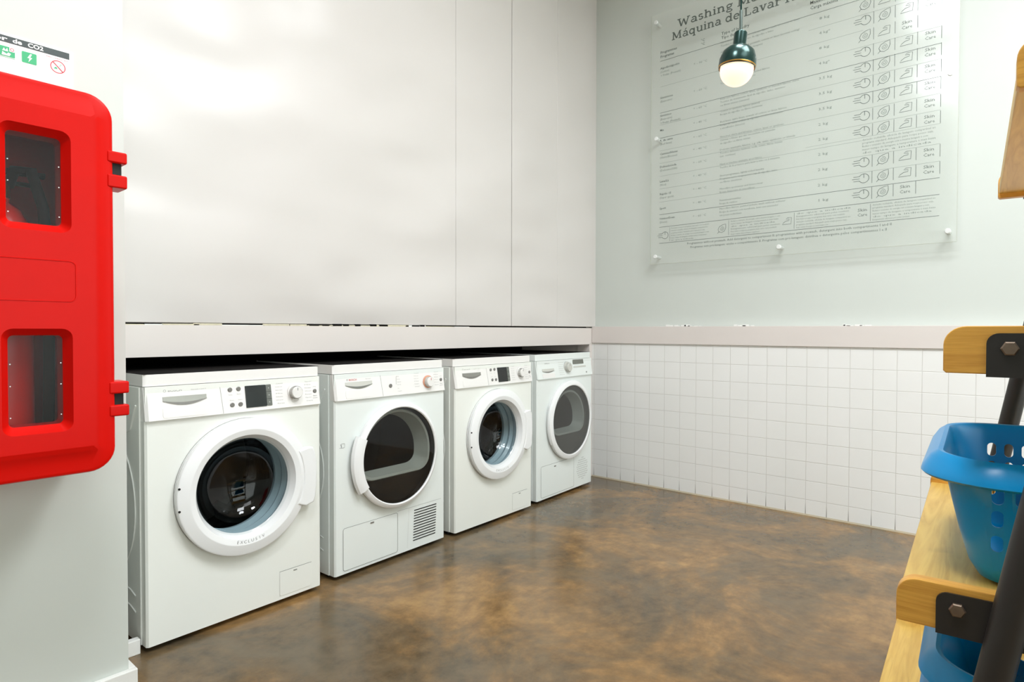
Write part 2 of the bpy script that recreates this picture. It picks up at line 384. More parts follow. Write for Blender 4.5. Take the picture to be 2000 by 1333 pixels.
# alcove behind the machines
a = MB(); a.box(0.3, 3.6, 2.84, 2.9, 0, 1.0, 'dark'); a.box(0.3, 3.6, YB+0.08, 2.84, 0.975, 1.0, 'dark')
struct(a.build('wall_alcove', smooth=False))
e = MB(); e.box(3.425, XS-0.0005, YB+0.002, YB+0.10, 0, 0.883, 'trim', 0.001); e.box(3.43, 3.455, YB+0.10, 2.84, 0, 0.883, 'trim')
struct(e.build('trim_4', smooth=False))
# left wall with the cabinet: a stub that ends beside the first machine
struct(MB().box(-2.6, 0.566, 1.83, 2.9, 0, 3.3, 'wall_l').build('wall_left', smooth=False))
b = MB(); b.box(-2.6, 0.583, 1.813, 1.83, 0, 0.07, 'base', 0.002); b.box(0.566, 0.583, 1.83, 1.90, 0, 0.07, 'base', 0.002)
struct(b.build('baseboard_left', smooth=False))
struct(MB().box(0.566, 0.662, 2.035, 2.06, 0, 0.045, 'base', 0.002).build('trim_5', smooth=False))
# the parts of the room behind the camera
struct(MB().box(-2.7, -2.6, -2.6, 1.9, 0, 3.3, 'wall_l').build('wall_far', smooth=False))
struct(MB().box(-2.6, 3.7, -2.7, -2.6, 0, 3.3, 'wall_l').build('wall_front', smooth=False))
# a stub of copper pipe low in the gap beside machine one
tag(MB().tube([(0.605, 2.14, 0.0), (0.605, 2.14, 0.075), (0.60, 2.18, 0.095), (0.60, 2.24, 0.1)], 0.008, 'copper').build('copper_pipe'),
    'short brown pipe low in the dark gap between left wall and first washing machine', 'pipe')

# ================================================================ WASHERS AND DRYERS
FW = 0.598
def arc(cx, cz, r, a0, a1, n=24): return [(cx+r*math.cos(a0+(a1-a0)*i/n), cz+r*math.sin(a0+(a1-a0)*i/n)) for i in range(n+1)]
def holed_front(mb, x0, x1, z0, z1, cx, cz, r, y, m, n=64):
    """flat front sheet with a round opening"""
    t = bmesh.new(); A, Bv = [], []
    for i in range(n):
        a = 2*PI*i/n; c, s_ = math.cos(a), math.sin(a)
        k = min((x1-cx)/c if c > 1e-9 else 1e9, (x0-cx)/c if c < -1e-9 else 1e9, (z1-cz)/s_ if s_ > 1e-9 else 1e9, (z0-cz)/s_ if s_ < -1e-9 else 1e9)
        A.append(t.verts.new((cx+r*c, y, cz+r*s_))); Bv.append(t.verts.new((cx+k*c, y, cz+k*s_)))
    for i in range(n): t.faces.new((A[i], A[(i+1) % n], Bv[(i+1) % n], Bv[i]))
    for X, Z in ((x0, z0), (x1, z0), (x1, z1), (x0, z1)):        # corners
        for i in range(n):
            p, q = Bv[i].co, Bv[(i+1) % n].co
            if (abs(p.x-X) < 1e-6) != (abs(q.x-X) < 1e-6) and (abs(p.z-Z) < 1e-6) != (abs(q.z-Z) < 1e-6) and (p-Vector((X, y, Z))).length+(q-Vector((X, y, Z))).length < 0.2:
                if (p-Vector((X, y, Z))).length > 1e-6 and (q-Vector((X, y, Z))).length > 1e-6: t.faces.new((Bv[i], Bv[(i+1) % n], t.verts.new((X, y, Z))))
    bmesh.ops.recalc_face_normals(t, faces=t.faces[:])
    mb.add(t, m)

U, V3 = (1, 0, 0), (0, 0, 1)
TOPZ, PB, PT = 0.840, 0.700, 0.803       # top, control panel bottom and top
def panel_y(z): return -0.010+0.017*(z-PB)/(PT-PB)            # leaning fascia

def machine(label, loc, ang, enam, kind, cx, cz):
    t = thing('tumble_dryer' if kind in ('dryer', 'dryer_grey') else 'washing_machine', label, 'tumble dryer' if kind.startswith('dryer') else 'washing machine', loc, ang)
    # body: front frame, wrapped side sheets set a little proud, pressed ribs on the side
    b = MB(); RO = 0.20
    holed_front(b, 0.006, FW-0.006, 0.024, PB, cx, cz, RO, 0, enam)
    b.prism([(0, 0.006), (0.006, 0), (0.006, 0.006)], 'xy', 0.018, PB, enam); b.prism([(FW, 0.006), (FW-0.006, 0.006), (FW-0.006, 0)], 'xy', 0.018, PB, enam)
    b.box(0, 0.006, 0.006, 0.036, 0.018, PB, enam); b.box(FW-0.006, FW, 0.006, 0.036, 0.018, PB, enam)
    b.box(0.006, FW-0.006, 0.0, 0.03, 0.018, 0.024, enam); b.box(0.002, FW-0.002, 0.004, 0.55, PB-0.004, PT, enam)
    b.box(-0.004, 0.002, 0.034, 0.56, 0.018, PT-0.002, enam, 0.002); b.box(FW-0.002, FW+0.004, 0.034, 0.56, 0.018, PT-0.002, enam, 0.002)
    b.box(0.0, FW, 0.55, 0.56, 0.018, PT, enam); b.box(0.0, FW, 0.03, 0.56, 0.018, 0.03, enam)
    for R0 in (0.225,):
        pts = arc(0.29, 0.42, R0, 0, 2*PI, 48)
        for X in (-0.004, FW+0.004): b.tube([(X, y, z) for y, z in pts], 0.003, enam, 6, False)
    for X in (-0.004, FW+0.004):
        b.tube([(X, 0.055, 0.745), (X, 0.10, 0.67), (X, 0.14, 0.655)], 0.004, enam, 6)
        for z in (0.16, 0.11): b.tube([(X, 0.07, z), (X, 0.11, z+0.01), (X, 0.16, z+0.012)], 0.0025, enam, 6)
    b.build('body', t)
    for fx in (0.05, FW-0.05):
        for fy in (0.06, 0.50): MB().lathe([(0.0, 0), (0.022, 0), (0.022, 0.01), (0.01, 0.012), (0.01, 0.02), (0, 0.02)], 'black', (fx, fy, 0), 'z', 16).build('foot', t)
    MB().box(0.012, FW-0.012, 0.06, 0.07, 0.001, 0.02, 'black').build('toe_shade_strip', t)  # black strip added as the shade in the gap under the body
    # worktop
    w = MB(); pr = [(0.012, 0), (0.0, 0.008), (-0.0, 0.56), (FW, 0.56), (FW, 0.008), (FW-0.012, 0)]
    w.prism([(a, b_+0.008) for a, b_ in pr], 'xy', PT+0.0015, TOPZ, enam if kind == 'dryer_grey' else 'plastic'); w.build('worktop', t)
    MB().box(0.001, FW-0.001, 0.010, 0.56, TOPZ, TOPZ+0.0012, 'dark').build('top_shade_sheet', t)  # black sheet laid on the white top in place of shade
    # control fascia
    c = MB(); A = [(0.001, 0.03), (0.0, -0.002), (0.008, -0.010), (FW-0.008, -0.010), (FW, -0.002), (FW-0.001, 0.03)]
    Bp = [(0.001, 0.03), (0.0, 0.016), (0.008, 0.007), (FW-0.008, 0.007), (FW, 0.016), (FW-0.001, 0.03)]
    fm = enam if kind == 'dryer_grey' else 'plastic'
    c.prism(A, 'xy', PB+0.001, PT-0.001, fm, pts1=Bp); fas = c.build('control_panel', t)
    def pp(x, z, out=0.0006): return (x, panel_y(z)-out, z)
    UP = Vector((0, 0.017, PT-PB)).normalized()
    def decal(x0, x1, z0, z1, m, th=0.0008, r=0.002):
        q = MB(); pts = rrect(x0, x1, z0, z1, r, 3)
        q.prism(pts, 'xz', 0, 0.0006+th, m); 
        for v in q.bm.verts: v.co.y = panel_y(v.co.z)-0.0002-v.co.y
        return q
    def disc(x, z, r, h, m, seg=24): 
        q = MB(); q.lathe([(0, h), (r*0.85, h), (r, h*0.7), (r, 0)], m, (0, 0, 0), 'y', seg)
        for v in q.bm.verts: v.co = Vector((x, panel_y(z), z))+Vector((v.co.x, -v.co.y, v.co.z))
        return q
    # detergent drawer / tank drawer with a scooped grip
    dw = MB(); x0, x1, zt, zb = 0.050, 0.181, 0.770, 0.742
    if kind == 'dryer_grey': x0, x1, zt, zb = 0.045, 0.165, 0.757, 0.735
    dm = 'shade' if kind == 'washer' else 'slotw'
    n = 12; top = [(x0, zt), (x1, zt)]; bot = [(x1-(x1-x0)*i/n, zt-0.013-(zt-zb-0.013)*math.sin(PI*i/n)) for i in range(n+1)]
    q = MB(); q.prism(top+bot, 'xz', 0, 0.0008, dm)
    for v in q.bm.verts: v.co.y = panel_y(v.co.z)-0.0003-v.co.y
    dr = q.build('drawer_grip', t)
    q = MB(); n = 12
    lip = [(x1-(x1-x0)*i/n, zt-0.013-(zt-zb-0.013)*math.sin(PI*i/n)*0.98) for i in range(n+1)]
    up_ = [(x0+(x1-x0)*i/n, zt-0.012-(zt-zb-0.015)*0.55*math.sin(PI*i/n)) for i in range(n+1)]
    q.prism(lip+up_, 'xz', 0, 0.0010, 'btn' if kind != 'dryer' else 'groove')
    for v in q.bm.verts: v.co.y = panel_y(v.co.z)-0.0012-v.co.y
    q.build('grip_shadow_gap', dr)
    q = decal(x0-0.002, x1+0.003, 0.706, zb-0.004, 'plastic', 0.0004, 0.006); q.build('drawer_lip', dr)
    # seam between drawer and panel
    q = MB(); q.box(0.228, 0.2289, 0, 0.0006, PB+0.002, PT-0.002, 'ink')
    for v in q.bm.verts: v.co.x += 0.006*(PB+0.05-v.co.z)/0.1; v.co.y = panel_y(v.co.z)-v.co.y
    if kind != 'dryer_grey': q.build('drawer_seam', t)
    # lettering
    tx = MB()
    if kind == 'washer':
        tx.text('BOSCH', 'ink', pp(0.066, 0.785), U, UP, 0.0065, 0.040); tx.stroke(arc(0.057, 0.788, 0.0035, 0, 2*PI, 14)[:-1], 0.0008, 'ink', (0, panel_y(0.788)-0.0006, 0), U, V3, True)
        tx.build('brand_lettering', fas, smooth=False); tx = MB(); tx.text('Exclusiv Maxx 6', 'inkl', pp(0.135, 0.786), U, UP, 0.0045, 0.046)
    elif kind == 'dryer':
        tx.text('BOSCH', 'redink', pp(0.069, 0.775), U, UP, 0.0075, 0.036); tx.stroke(arc(0.061, 0.779, 0.0035, 0, 2*PI, 14)[:-1], 0.001, 'ink', (0, panel_y(0.778)-0.0006, 0), U, V3, True)
        tx.build('brand_lettering', fas, smooth=False); tx = MB(); tx.text('Exclusiv', 'inkl', pp(0.150, 0.777), U, UP, 0.0040, 0.026)
    else:
        tx.text('SIEMENS', 'ink', pp(0.075, 0.785), U, UP, 0.0060, 0.050, bold=0.02)
    tx.build('model_lettering' if kind != 'dryer_grey' else 'brand_lettering', fas, smooth=False); tx = MB()
    if kind == 'washer':
        for i, (bx, bz) in enumerate(((0.258, 0.777), (0.287, 0.778), (0.262, 0.727), (0.290, 0.727))):
            disc(bx, bz, 0.0075, 0.003, 'btn').build('push_button', t)
            tx.text(('Temp', 'Spin', 'Extra', 'Start')[i], 'inkl', pp(bx, bz-0.018 if bz > 0.75 else bz+0.014), U, UP, 0.003, 0.014, 'CENTER')
        decal(0.309, 0.382, 0.713, 0.786, 'screen', 0.0015, 0.002).build('display', t)
        q = decal(0.383, 0.402, 0.714, 0.786, 'scrbtn', 0.0015, 0.002); ks = q.build('display_keys', t)
        q = MB()
        for z in (0.737, 0.762): q.box(0.383, 0.402, 0, 0.0025, z, z+0.001, 'screen')
        for z in (0.726, 0.750, 0.774): q.box(0.391, 0.394, 0, 0.0026, z-0.002, z+0.002, 'inkl')
        for v in q.bm.verts: v.co.y = panel_y(v.co.z)-v.co.y
        q.build('key_marks', ks)
        kx, kz, bx = 0.490, 0.752, 0.573; cols = (0.418, 0.532)
    elif kind == 'dryer':
        disc(0.275, 0.742, 0.0085, 0.003, 'btn').build('push_button', t)
        for i, s_ in enumerate(('Ready', 'Iron dry', 'Cupboard', 'Extra dry', 'Lint', 'Container')):
            tx.text(s_, 'inkl', pp(0.312, 0.777-i*0.0115-(0.004 if i > 3 else 0)), U, UP, 0.0038)
        tx.box(0.3065, 0.3075, panel_y(0.76)-0.0025, panel_y(0.76)-0.0018, 0.735, 0.780, 'inkl'); pass
        kx, kz, bx = 0.488, 0.746, 0.572; cols = (0.410, 0.530)
    else:
        kx, kz, bx = 0.305, 0.757, 0.55; cols = (0.215,)
        decal(0.375, 0.497, 0.772, 0.803-0.003, 'screen2', 0.0015, 0.002).build('display', t)
        decal(0.378, 0.52, 0.750, 0.760, 'slotw', 0.0008, 0.001).build('key_row', t)
        disc(0.52, 0.718, 0.005, 0.002, 'btn').build('push_button', t)
    if tx.bm.verts: tx.build('button_lettering', fas, smooth=False)
    tx = MB(); words = ('Cottons', 'Cottons eco', 'Easy-care', 'Mix', 'Delicates', 'Wool', 'Rinse', 'Spin', 'Empty')
    for cxx in cols:
        tx = MB()
        for i in range(7 if kind != 'dryer' else 6):
            tx.text(words[(i+(2 if cxx > 0.5 else 0)) % 9], 'inkl', pp(cxx+(0.004 if i in (0, 6) else 0), 0.785-i*0.0115), U, UP, 0.0036, 0.026 if kind != 'dryer_grey' else 0.05)
        tx.build('program_list', fas, smooth=False)
    if kind != 'dryer_grey':
        tx = MB(); disc(bx, 0.750, 0.0075, 0.003, 'btn').build('start_button', t)
        tx.text('Start', 'ink', pp(bx, 0.731), U, UP, 0.004, 0.016, 'CENTER'); tx.text('pause', 'ink', pp(bx, 0.724), U, UP, 0.0035, 0.018, 'CENTER')
        tx.build('start_lettering', fas, smooth=False); tx = MB(); tx.text('prog', 'inkl', pp(bx, 0.765), U, UP, 0.0035, 0.012, 'CENTER')
    if kind != 'dryer_grey': tx.build('start_mark', fas, smooth=False)
    # programme knob: skirt, milled grip
    kr = 0.022 if kind != 'dryer_grey' else 0.027; kh = 0.024
    q = MB(); q.lathe([(kr*1.25, 0), (kr*1.22, 0.003), (kr*1.02, 0.004), (kr, 0.006), (kr*0.95, kh-0.003), (kr*0.86, kh), (0, kh)], 'plastic' if kind != 'dryer_grey' else 'slotw', (0, 0, 0), 'y', 32)
    for i in range(28):
        a = 2*PI*i/28; q.box(-0.0009, 0.0009, 0.005, kh-0.004, kr*0.98, kr*1.04, 'shade' if kind == 'washer' else 'slotw', M=Matrix.Rotation(a, 4, 'Y'))
    for v in q.bm.verts: v.co = Vector((kx, panel_y(kz), kz))+Vector((v.co.x, -v.co.y, v.co.z))
    kb = q.build('program_knob', t)
    q = MB(); q.box(kx-0.001, kx+0.001, panel_y(kz)-kh-0.0008, panel_y(kz)-kh, kz+kr*0.35, kz+kr*0.8, 'redink' if kind == 'dryer' else 'ink'); q.build('knob_mark', kb)
    if kind == 'dryer':
        q = MB(); q.lathe([(kr*1.05, 0), (kr*1.28, 0), (kr*1.28, 0.004), (kr*1.05, 0.0045)], 'peach', (0, 0, 0), 'y', 32, wrap=True)
        for v in q.bm.verts: v.co = Vector((kx, panel_y(kz)-0.001, kz))+Vector((v.co.x, -v.co.y, v.co.z))
        q.build('knob_ring', kb)
    # ---- door
    C0 = (cx, 0, cz)
    d = MB()
    if kind == 'washer':
        d.lathe([(0.190, -0.001), (0.2265, -0.001), (0.2265, -0.006), (0.221, -0.006), (0.2275, -0.012), (0.2285, -0.020), (0.2265, -0.0265), (0.2225, -0.029), (0.194, -0.0355), (0.190, -0.0355), (0.173, -0.0310), (0.161, -0.007), (0.158, -0.001)], 'ring', C0, 'y', 96, wrap=True)
        dr = d.build('door', t, angle=24)
        h = MB(); hp_ = [(cx+0.203*math.cos(math.radians(a)), cz+0.203*math.sin(math.radians(a))) for a in range(-29, 29, 4)]
        hp_ += [(cx+0.222, cz+0.100), (cx+0.240, cz+0.098), (cx+0.249, cz+0.080), (cx+0.2555, cz+0.04), (cx+0.2555, cz-0.03), (cx+0.250, cz-0.080), (cx+0.243, cz-0.103), (cx+0.210, cz-0.112)]
        h.prism(hp_, 'xz', -0.0360, -0.012, 'ring', 0.006, 3)
        h.build('door_handle', dr)
        g = MB(); g.lathe([(0.165, -0.012), (0.156, -0.006), (0.150, 0.004), (0.140, 0.035), (0.120, 0.065), (0.085, 0.085), (0.04, 0.094), (0.0, 0.096)], 'glass', C0, 'y', 64); g.build('porthole', dr)
        for hz in (0.034, -0.036):
            k = MB(); k.lathe([(0, -0.030), (0.0036, -0.030), (0.0036, -0.027)], 'black', (cx-0.2205, 0, cz+hz), 'y', 12); k.build('hinge_hole', dr)
        k = MB(); s_ = 'EXCLUSIV'
        for i, ch in enumerate(s_):
            a = math.radians(-90+(i-3.5)*4.0+1.0); rr = 0.1815; uu = Vector((-math.sin(a), 0, math.cos(a))); vv = Vector((-math.cos(a), 0, -math.sin(a)))
            k.text(ch, 'ink', Vector((cx+rr*math.cos(a), -0.0350, cz+rr*math.sin(a)))-vv*0.005, uu, vv, 0.0105, align='CENTER', bold=-0.01)
        k.build('door_lettering', dr, smooth=False)
        q = MB(); q.lathe([(0.186, 0.0), (0.176, 0.006), (0.170, 0.02), (0.176, 0.035), (0.166, 0.05), (0.172, 0.065), (0.160, 0.085), (0.162, 0.10)], 'gasket', C0, 'y', 64); q.build('gasket', t)
        q = MB(); q.lathe([(0.162, 0.10), (0.235, 0.105), (0.24, 0.14), (0.24, 0.42), (0.235, 0.44)], 'drum', C0, 'y', 48)
        q.lathe([(0.235, 0.44), (0.12, 0.45), (0.05, 0.42), (0, 0.42)], 'drumdark', C0, 'y', 48)
        for i in range(3):
            a = 2*PI*i/3+0.5; q.prism([(-0.03, 0.24), (0.03, 0.24), (0.012, 0.18), (-0.012, 0.18)], 'xz', 0.13, 0.42, 'drum', M=Matrix.Translation(C0)@Matrix.Rotation(a, 4, 'Y'))
        q.build('drum', t)
    else:
        thick = kind == 'dryer_grey'; ro, ri = (0.235, 0.203) if thick else (0.222, 0.200)
        d.lathe([(ri+0.003, -0.001), (ro-0.004, -0.001), (ro-0.004, -0.006), (ro-0.008, -0.007), (ro, -0.014), (ro-0.001, -0.024), (ro-0.008, -0.030), (ri+0.005, -0.033), (ri+0.001, -0.030), (ri+0.001, -0.024)], 'ring', C0, 'y', 96, wrap=True)
        dr = d.build('door', t)
        h = MB(); a0, a1 = math.radians(154), math.radians(211)
        if thick: h.lathe([(ro-0.012, -0.020), (ro+0.004, -0.012), (ro+0.007, -0.020), (ro+0.002, -0.030), (ro-0.014, -0.035)], 'ring', C0, 'y', 20, wrap=True, a0=a0, a1=a1)
        else: h.lathe([(ri-0.003, -0.030), (ro, -0.010), (0.242, -0.012), (0.246, -0.020), (0.240, -0.030), (0.222, -0.038), (ri-0.001, -0.037)], 'ring', C0, 'y', 20, wrap=True, a0=a0, a1=a1)
        h.build('door_handle', dr)
        g = MB(); g.lathe([(ri+0.001, -0.026), (ri-0.02, -0.0285), (0, -0.030)], 'glass3' if thick else 'glass2', C0, 'y', 64); g.build('porthole', dr)
        # D-shaped loading mouth behind the glass
        zf = 0.372-cz
        def dee(R, zc, rc=0.05, n=40, ox=0.0):
            a_s = math.asin((zc)/R); pts = []
            for i in range(n+1):
                a = a_s+0.22+(PI-2*a_s-0.44)*i/n; pts.append((cx+ox+R*math.cos(a), cz+R*math.sin(a)))
            # soft lower corners
            pl, pr_ = pts[-1], pts[0]
            xl = cx+ox-math.sqrt(R*R-zc*zc)+rc; xr = cx+ox+math.sqrt(R*R-zc*zc)-rc; zb_ = cz+zc
            def bez(p, c, q_, k=8): return [((1-s)**2*p[0]+2*s*(1-s)*c[0]+s*s*q_[0], (1-s)**2*p[1]+2*s*(1-s)*c[1]+s*s*q_[1]) for s in [j/k for j in range(1, k+1)]]
            out = pts+bez(pl, (xl-rc+0.002, zb_), (xl, zb_))
            out += [(xl+(xr-xl)*j/8, zb_) for j in range(1, 9)]
            out += bez((xr, zb_), (xr+rc-0.002, zb_), pr_)[:-1]
            return out
        Ri = 0.186 if not thick else 0.170
        inner = dee(Ri-0.006, zf); outer = dee(Ri+0.006, zf-0.014)
        q = MB(); pm = 'plate2' if thick else 'plate'
        ring_c = [(cx+0.21*math.cos(math.atan2(z-cz, x-cx)), cz+0.21*math.sin(math.atan2(z-cz, x-cx))) for x, z in outer]
        q.rings([[(x, -0.002, z) for x, z in ring_c], [(x, -0.002, z) for x, z in outer]], pm)
        q.lathe([(ri+0.0005, -0.0255), (ri-0.001, -0.002), (0.21, -0.0022)], pm, C0, 'y', 64); q.build('door_plate', dr)
        q = MB(); q.rings([[(x, -0.002, z) for x, z in outer], [(x, -0.007, z) for x, z in dee(Ri+0.003, zf-0.010)], [(x, -0.005, z) for x, z in inner], [(x, 0.055, z) for x, z in dee(Ri-0.020, zf+0.016, ox=-0.014)]], 'sleeve'); q.build('inner_frame', dr)
        q = MB(); q.rings([[(x, 0.055, z) for x, z in dee(Ri-0.020, zf+0.016, ox=-0.014)], [(x, 0.06, z) for x, z in dee(Ri+0.02, zf-0.03)]], 'plate')
        q.lathe([(0.26, 0.058), (0.265, 0.10), (0.265, 0.42), (0.20, 0.44), (0, 0.44)], 'drumdark', (cx, 0, cz), 'y', 48); q.build('drum', t)
        q = MB(); q.lathe([(0.205, 0.002), (0.205, 0.06), (0.262, 0.062)], 'plate', C0, 'y', 48); q.build('door_well', t)
    # flat grey ring painting the shadow between door and body
    MB().lathe([(0.15 if False else 0.19, -0.0008), (0.2275 if kind != 'dryer_grey' else 0.233, -0.0008)], 'groove', C0, 'y', 64).build('door_shadow_ring', t) if kind == 'washer' else None
    # lower hatch
    def outline(x0, x1, z0, z1, r, w_, m='groove', y=-0.0005):
        q = MB(); q.stroke(rrect(x0, x1, z0, z1, r, 4), w_, m, (0, y, 0), U, V3, True); return q
    if kind == 'washer':
        q = MB(); q.prism(rrect(0.431, 0.556, 0.030, 0.117, 0.008, 4), 'xz', -0.0012, 0.001, enam, 0.0008, 1); hp = q.build('service_flap', t)
        q = MB(); q.stroke([(0.430, 0.118), (0.557, 0.118)], 0.0014, 'groove', (0, -0.0016, 0), U, V3); q.stroke([(0.4305, 0.118), (0.4305, 0.030)], 0.0008, 'inkl', (0, -0.0016, 0), U, V3)
        q.box(0.484, 0.498, -0.003, -0.001, 0.107, 0.110, 'groove', 0.0005, 1); q.build('flap_slot', hp)
    else:
        x0, x1, z0, z1 = (0.038, 0.314, 0.030, 0.198)
        q = MB(); q.prism(rrect(x0, x1 if kind == 'dryer' else 0.385, z0, z1 if kind == 'dryer' else 0.207, 0.010, 4), 'xz', -0.0012, 0.001, enam, 0.0008, 1); hp = q.build('filter_flap', t)
        outline(x0-0.0008, (x1 if kind == 'dryer' else 0.385)+0.0008, z0, z1 if kind == 'dryer' else 0.207, 0.010, 0.0014, y=-0.0016).build('flap_gap', hp)
        q = MB(); q.box(0.170, 0.188, -0.004, -0.001, 0.186, 0.192, 'btn', 0.001, 1); q.build('flap_latch', hp)
        if kind == 'dryer':
            g = MB(); g.stroke([(0.3148, 0.203), (0.575, 0.203)], 0.0008, 'groove', (0, -0.0008, 0), U, V3); g.stroke([(0.38, 0.203), (0.37, 0.03)], 0.0006, 'inkl', (0, -0.0008, 0), U, V3)
            for i in range(12):
                z = 0.052+i*0.0119; x = 0.403+0.007*i/11; g.box(x, x+0.135, -0.0015, 0.0, z, z+0.0042, 'black_gap', 0.0005, 1)
            g.build('air_grille', t)
            k = MB(); k.stroke([(0.022, 0.516), (0.03, 0.516), (0.032, 0.524), (0.026, 0.530)], 0.0012, 'ink', (0, -0.0008, 0), U, V3); k.stroke(rrect(0.030, 0.046, 0.516, 0.532, 0.002, 2), 0.0012, 'ink', (0, -0.0008, 0), U, V3, True); k.build('lock_symbol', t)
        else:
            g = MB(); random.seed(5)
            for i in range(9):
                for j in range(11):
                    x, z = 0.425+i*0.014+0.007*(j % 2), 0.060+j*0.013
                    if (x-0.485)**2+(z-0.125)**2 < 0.066**2: g.lathe([(0, -0.0008), (0.0035, -0.0008)], 'inkl', (x, 0, z), 'y', 8)
            g.build('air_grille', t)
    return t

def atn(dx, dy): return math.atan2(dy, dx)
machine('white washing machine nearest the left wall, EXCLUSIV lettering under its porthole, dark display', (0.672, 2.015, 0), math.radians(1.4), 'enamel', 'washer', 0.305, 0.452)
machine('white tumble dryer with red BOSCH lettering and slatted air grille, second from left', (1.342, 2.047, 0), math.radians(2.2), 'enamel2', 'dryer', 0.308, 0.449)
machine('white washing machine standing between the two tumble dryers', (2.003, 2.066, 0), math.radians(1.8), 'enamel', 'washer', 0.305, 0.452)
machine('white tumble dryer with smoked round door under a painted-in grey reflection, in the corner by the tiled wall', (2.672, 2.103, 0), math.radians(3.0), 'enamel2', 'dryer_grey', 0.322, 0.445)

# ================================================================ CABINET ON THE LEFT WALL
cabt = thing('fire_extinguisher_cabinet', 'large red cabinet with two smoked windows mounted on the left wall', 'fire extinguisher cabinet', (0.27, 1.83, 0.65))
def cabxf(mb): 
    for v in mb.bm.verts: v.co -= Vector((0.27, 1.83, 0.65))
    return mb
CX0, CX1, CZ0, CZ1 = 0.065, 0.476, 0.655, 1.503
body = MB(); o1 = rrect(CX0+0.006, CX1-0.004, CZ0+0.004, CZ1-0.004, 0.05, 8); i1 = rrect(CX0+0.012, CX1-0.01, CZ0+0.01, CZ1-0.01, 0.045, 8)
body.rings([[(x, 1.660, z) for x, z in i1], [(x, 1.658, z) for x, z in o1], [(x, 1.826, z) for x, z in o1]], 'red', cap1=True)
body.rings([[(x, 1.660, z) for x, z in i1], [(x, 1.82, z) for x, z in i1]], 'red', cap1=True)
cabxf(body).build('cabinet_body', cabt)
d = MB()
O = lambda r_, k: rrect(CX0+k, CX1-k, CZ0+k, CZ1-k, r_-k*0.8, 8)
S = lambda k: rrect(CX0+0.042+k, 0.434-k, 0.716+k, 1.446-k, 0.006, 8)
# one closed door skin: flat back, rounded rim, raised field
d.rings([[(x, 1.657, z) for x, z in O(0.052, 0)], [(x, 1.614, z) for x, z in O(0.052, 0)], [(x, 1.607, z) for x, z in O(0.052, 0.003)], [(x, 1.604, z) for x, z in O(0.052, 0.010)],
         [(x, 1.604, z) for x, z in S(-0.011)], [(x, 1.593, z) for x, z in S(0.0)]], 'red', cap0=True, cap1=True)
door = cabxf(d).build('cabinet_door', cabt)
cuts = []
for z0, z1 in ((1.199, 1.387), (0.771, 0.963)):
    q = MB(); q.rings([[(x, 1.588, z) for x, z in rrect(0.266, 0.395, z0-0.02, z1+0.018, 0.022, 5)], [(x, 1.612, z) for x, z in rrect(0.283, 0.377, z0, z1, 0.010, 5)], [(x, 1.67, z) for x, z in rrect(0.283, 0.377, z0, z1, 0.010, 5)]], 'red', cap0=True, cap1=True)
    cuts.append(cabxf(q).build('cut'))
boolean(door, cuts)
for z0, z1 in ((1.199, 1.387), (0.771, 0.963)):
    q = MB(); q.box(0.279, 0.381, 1.6125, 1.6135, z0-0.004, z1+0.004, 'cabpane'); wp = cabxf(q).build('window_pane', door)
    for x in (0.2865, 0.3735):
        for z in (z0+0.02, (z0+z1)/2-0.01, z1-0.06): q = MB(); q.lathe([(0, 1.6118), (0.0012, 1.6118), (0.0012, 1.6125)], 'cap', (x, 0, z), 'y', 8); cabxf(q).build('pane_rivet', door)
q = MB(); q.tube([(x, 1.5933, z) for x, z in rrect(0.12, 0.398, 1.036, 1.123, 0.012, 5)+[rrect(0.12, 0.398, 1.036, 1.123, 0.012, 5)[0]]], 0.0014, 'red', 6, False); cabxf(q).build('embossed_frame', door)
for zs in ((1.383, 1.357, 1.330, 1.300), (0.856, 0.828, 0.802, 0.776)):
    l = MB(); l.box(0.470, 0.494, 1.612, 1.66, zs[3]+0.004, zs[0]-0.004, 'black', 0.002); la = cabxf(l).build('latch', cabt)
    l = MB(); l.box(0.462, 0.503, 1.602, 1.662, zs[1], zs[0], 'red', 0.004, 3); l.box(0.462, 0.503, 1.602, 1.662, zs[3], zs[2], 'red', 0.004, 3); cabxf(l).build('latch_prong', la)
# extinguisher standing inside
ex = thing('fire_extinguisher', 'red extinguisher with black hose, dimly visible through the two cabinet windows', 'fire extinguisher', (0.295, 1.735, 0.665))
q = MB(); q.lathe([(0, 0), (0.052, 0), (0.056, 0.006), (0.056, 0.50), (0.050, 0.545), (0.035, 0.575), (0.016, 0.59), (0.016, 0.61), (0, 0.61)], 'redd', seg=40); q.build('cylinder', ex)
q = MB(); q.lathe([(0, 0.60), (0.018, 0.60), (0.018, 0.64), (0.012, 0.65), (0, 0.65)], 'brass', seg=20); q.box(-0.01, 0.08, -0.008, 0.008, 0.655, 0.667, 'black', 0.002); q.box(-0.01, 0.07, -0.008, 0.008, 0.632, 0.640, 'black', 0.002); q.build('valve', ex)
q = MB(); q.tube([(0.015, 0, 0.63), (0.02, -0.03, 0.66), (0.045, -0.05, 0.66), (0.066, -0.05, 0.58), (0.075, -0.05, 0.45), (0.076, -0.04, 0.25), (0.076, -0.03, 0.1)], 0.011, 'black', 12); q.build('hose', ex)

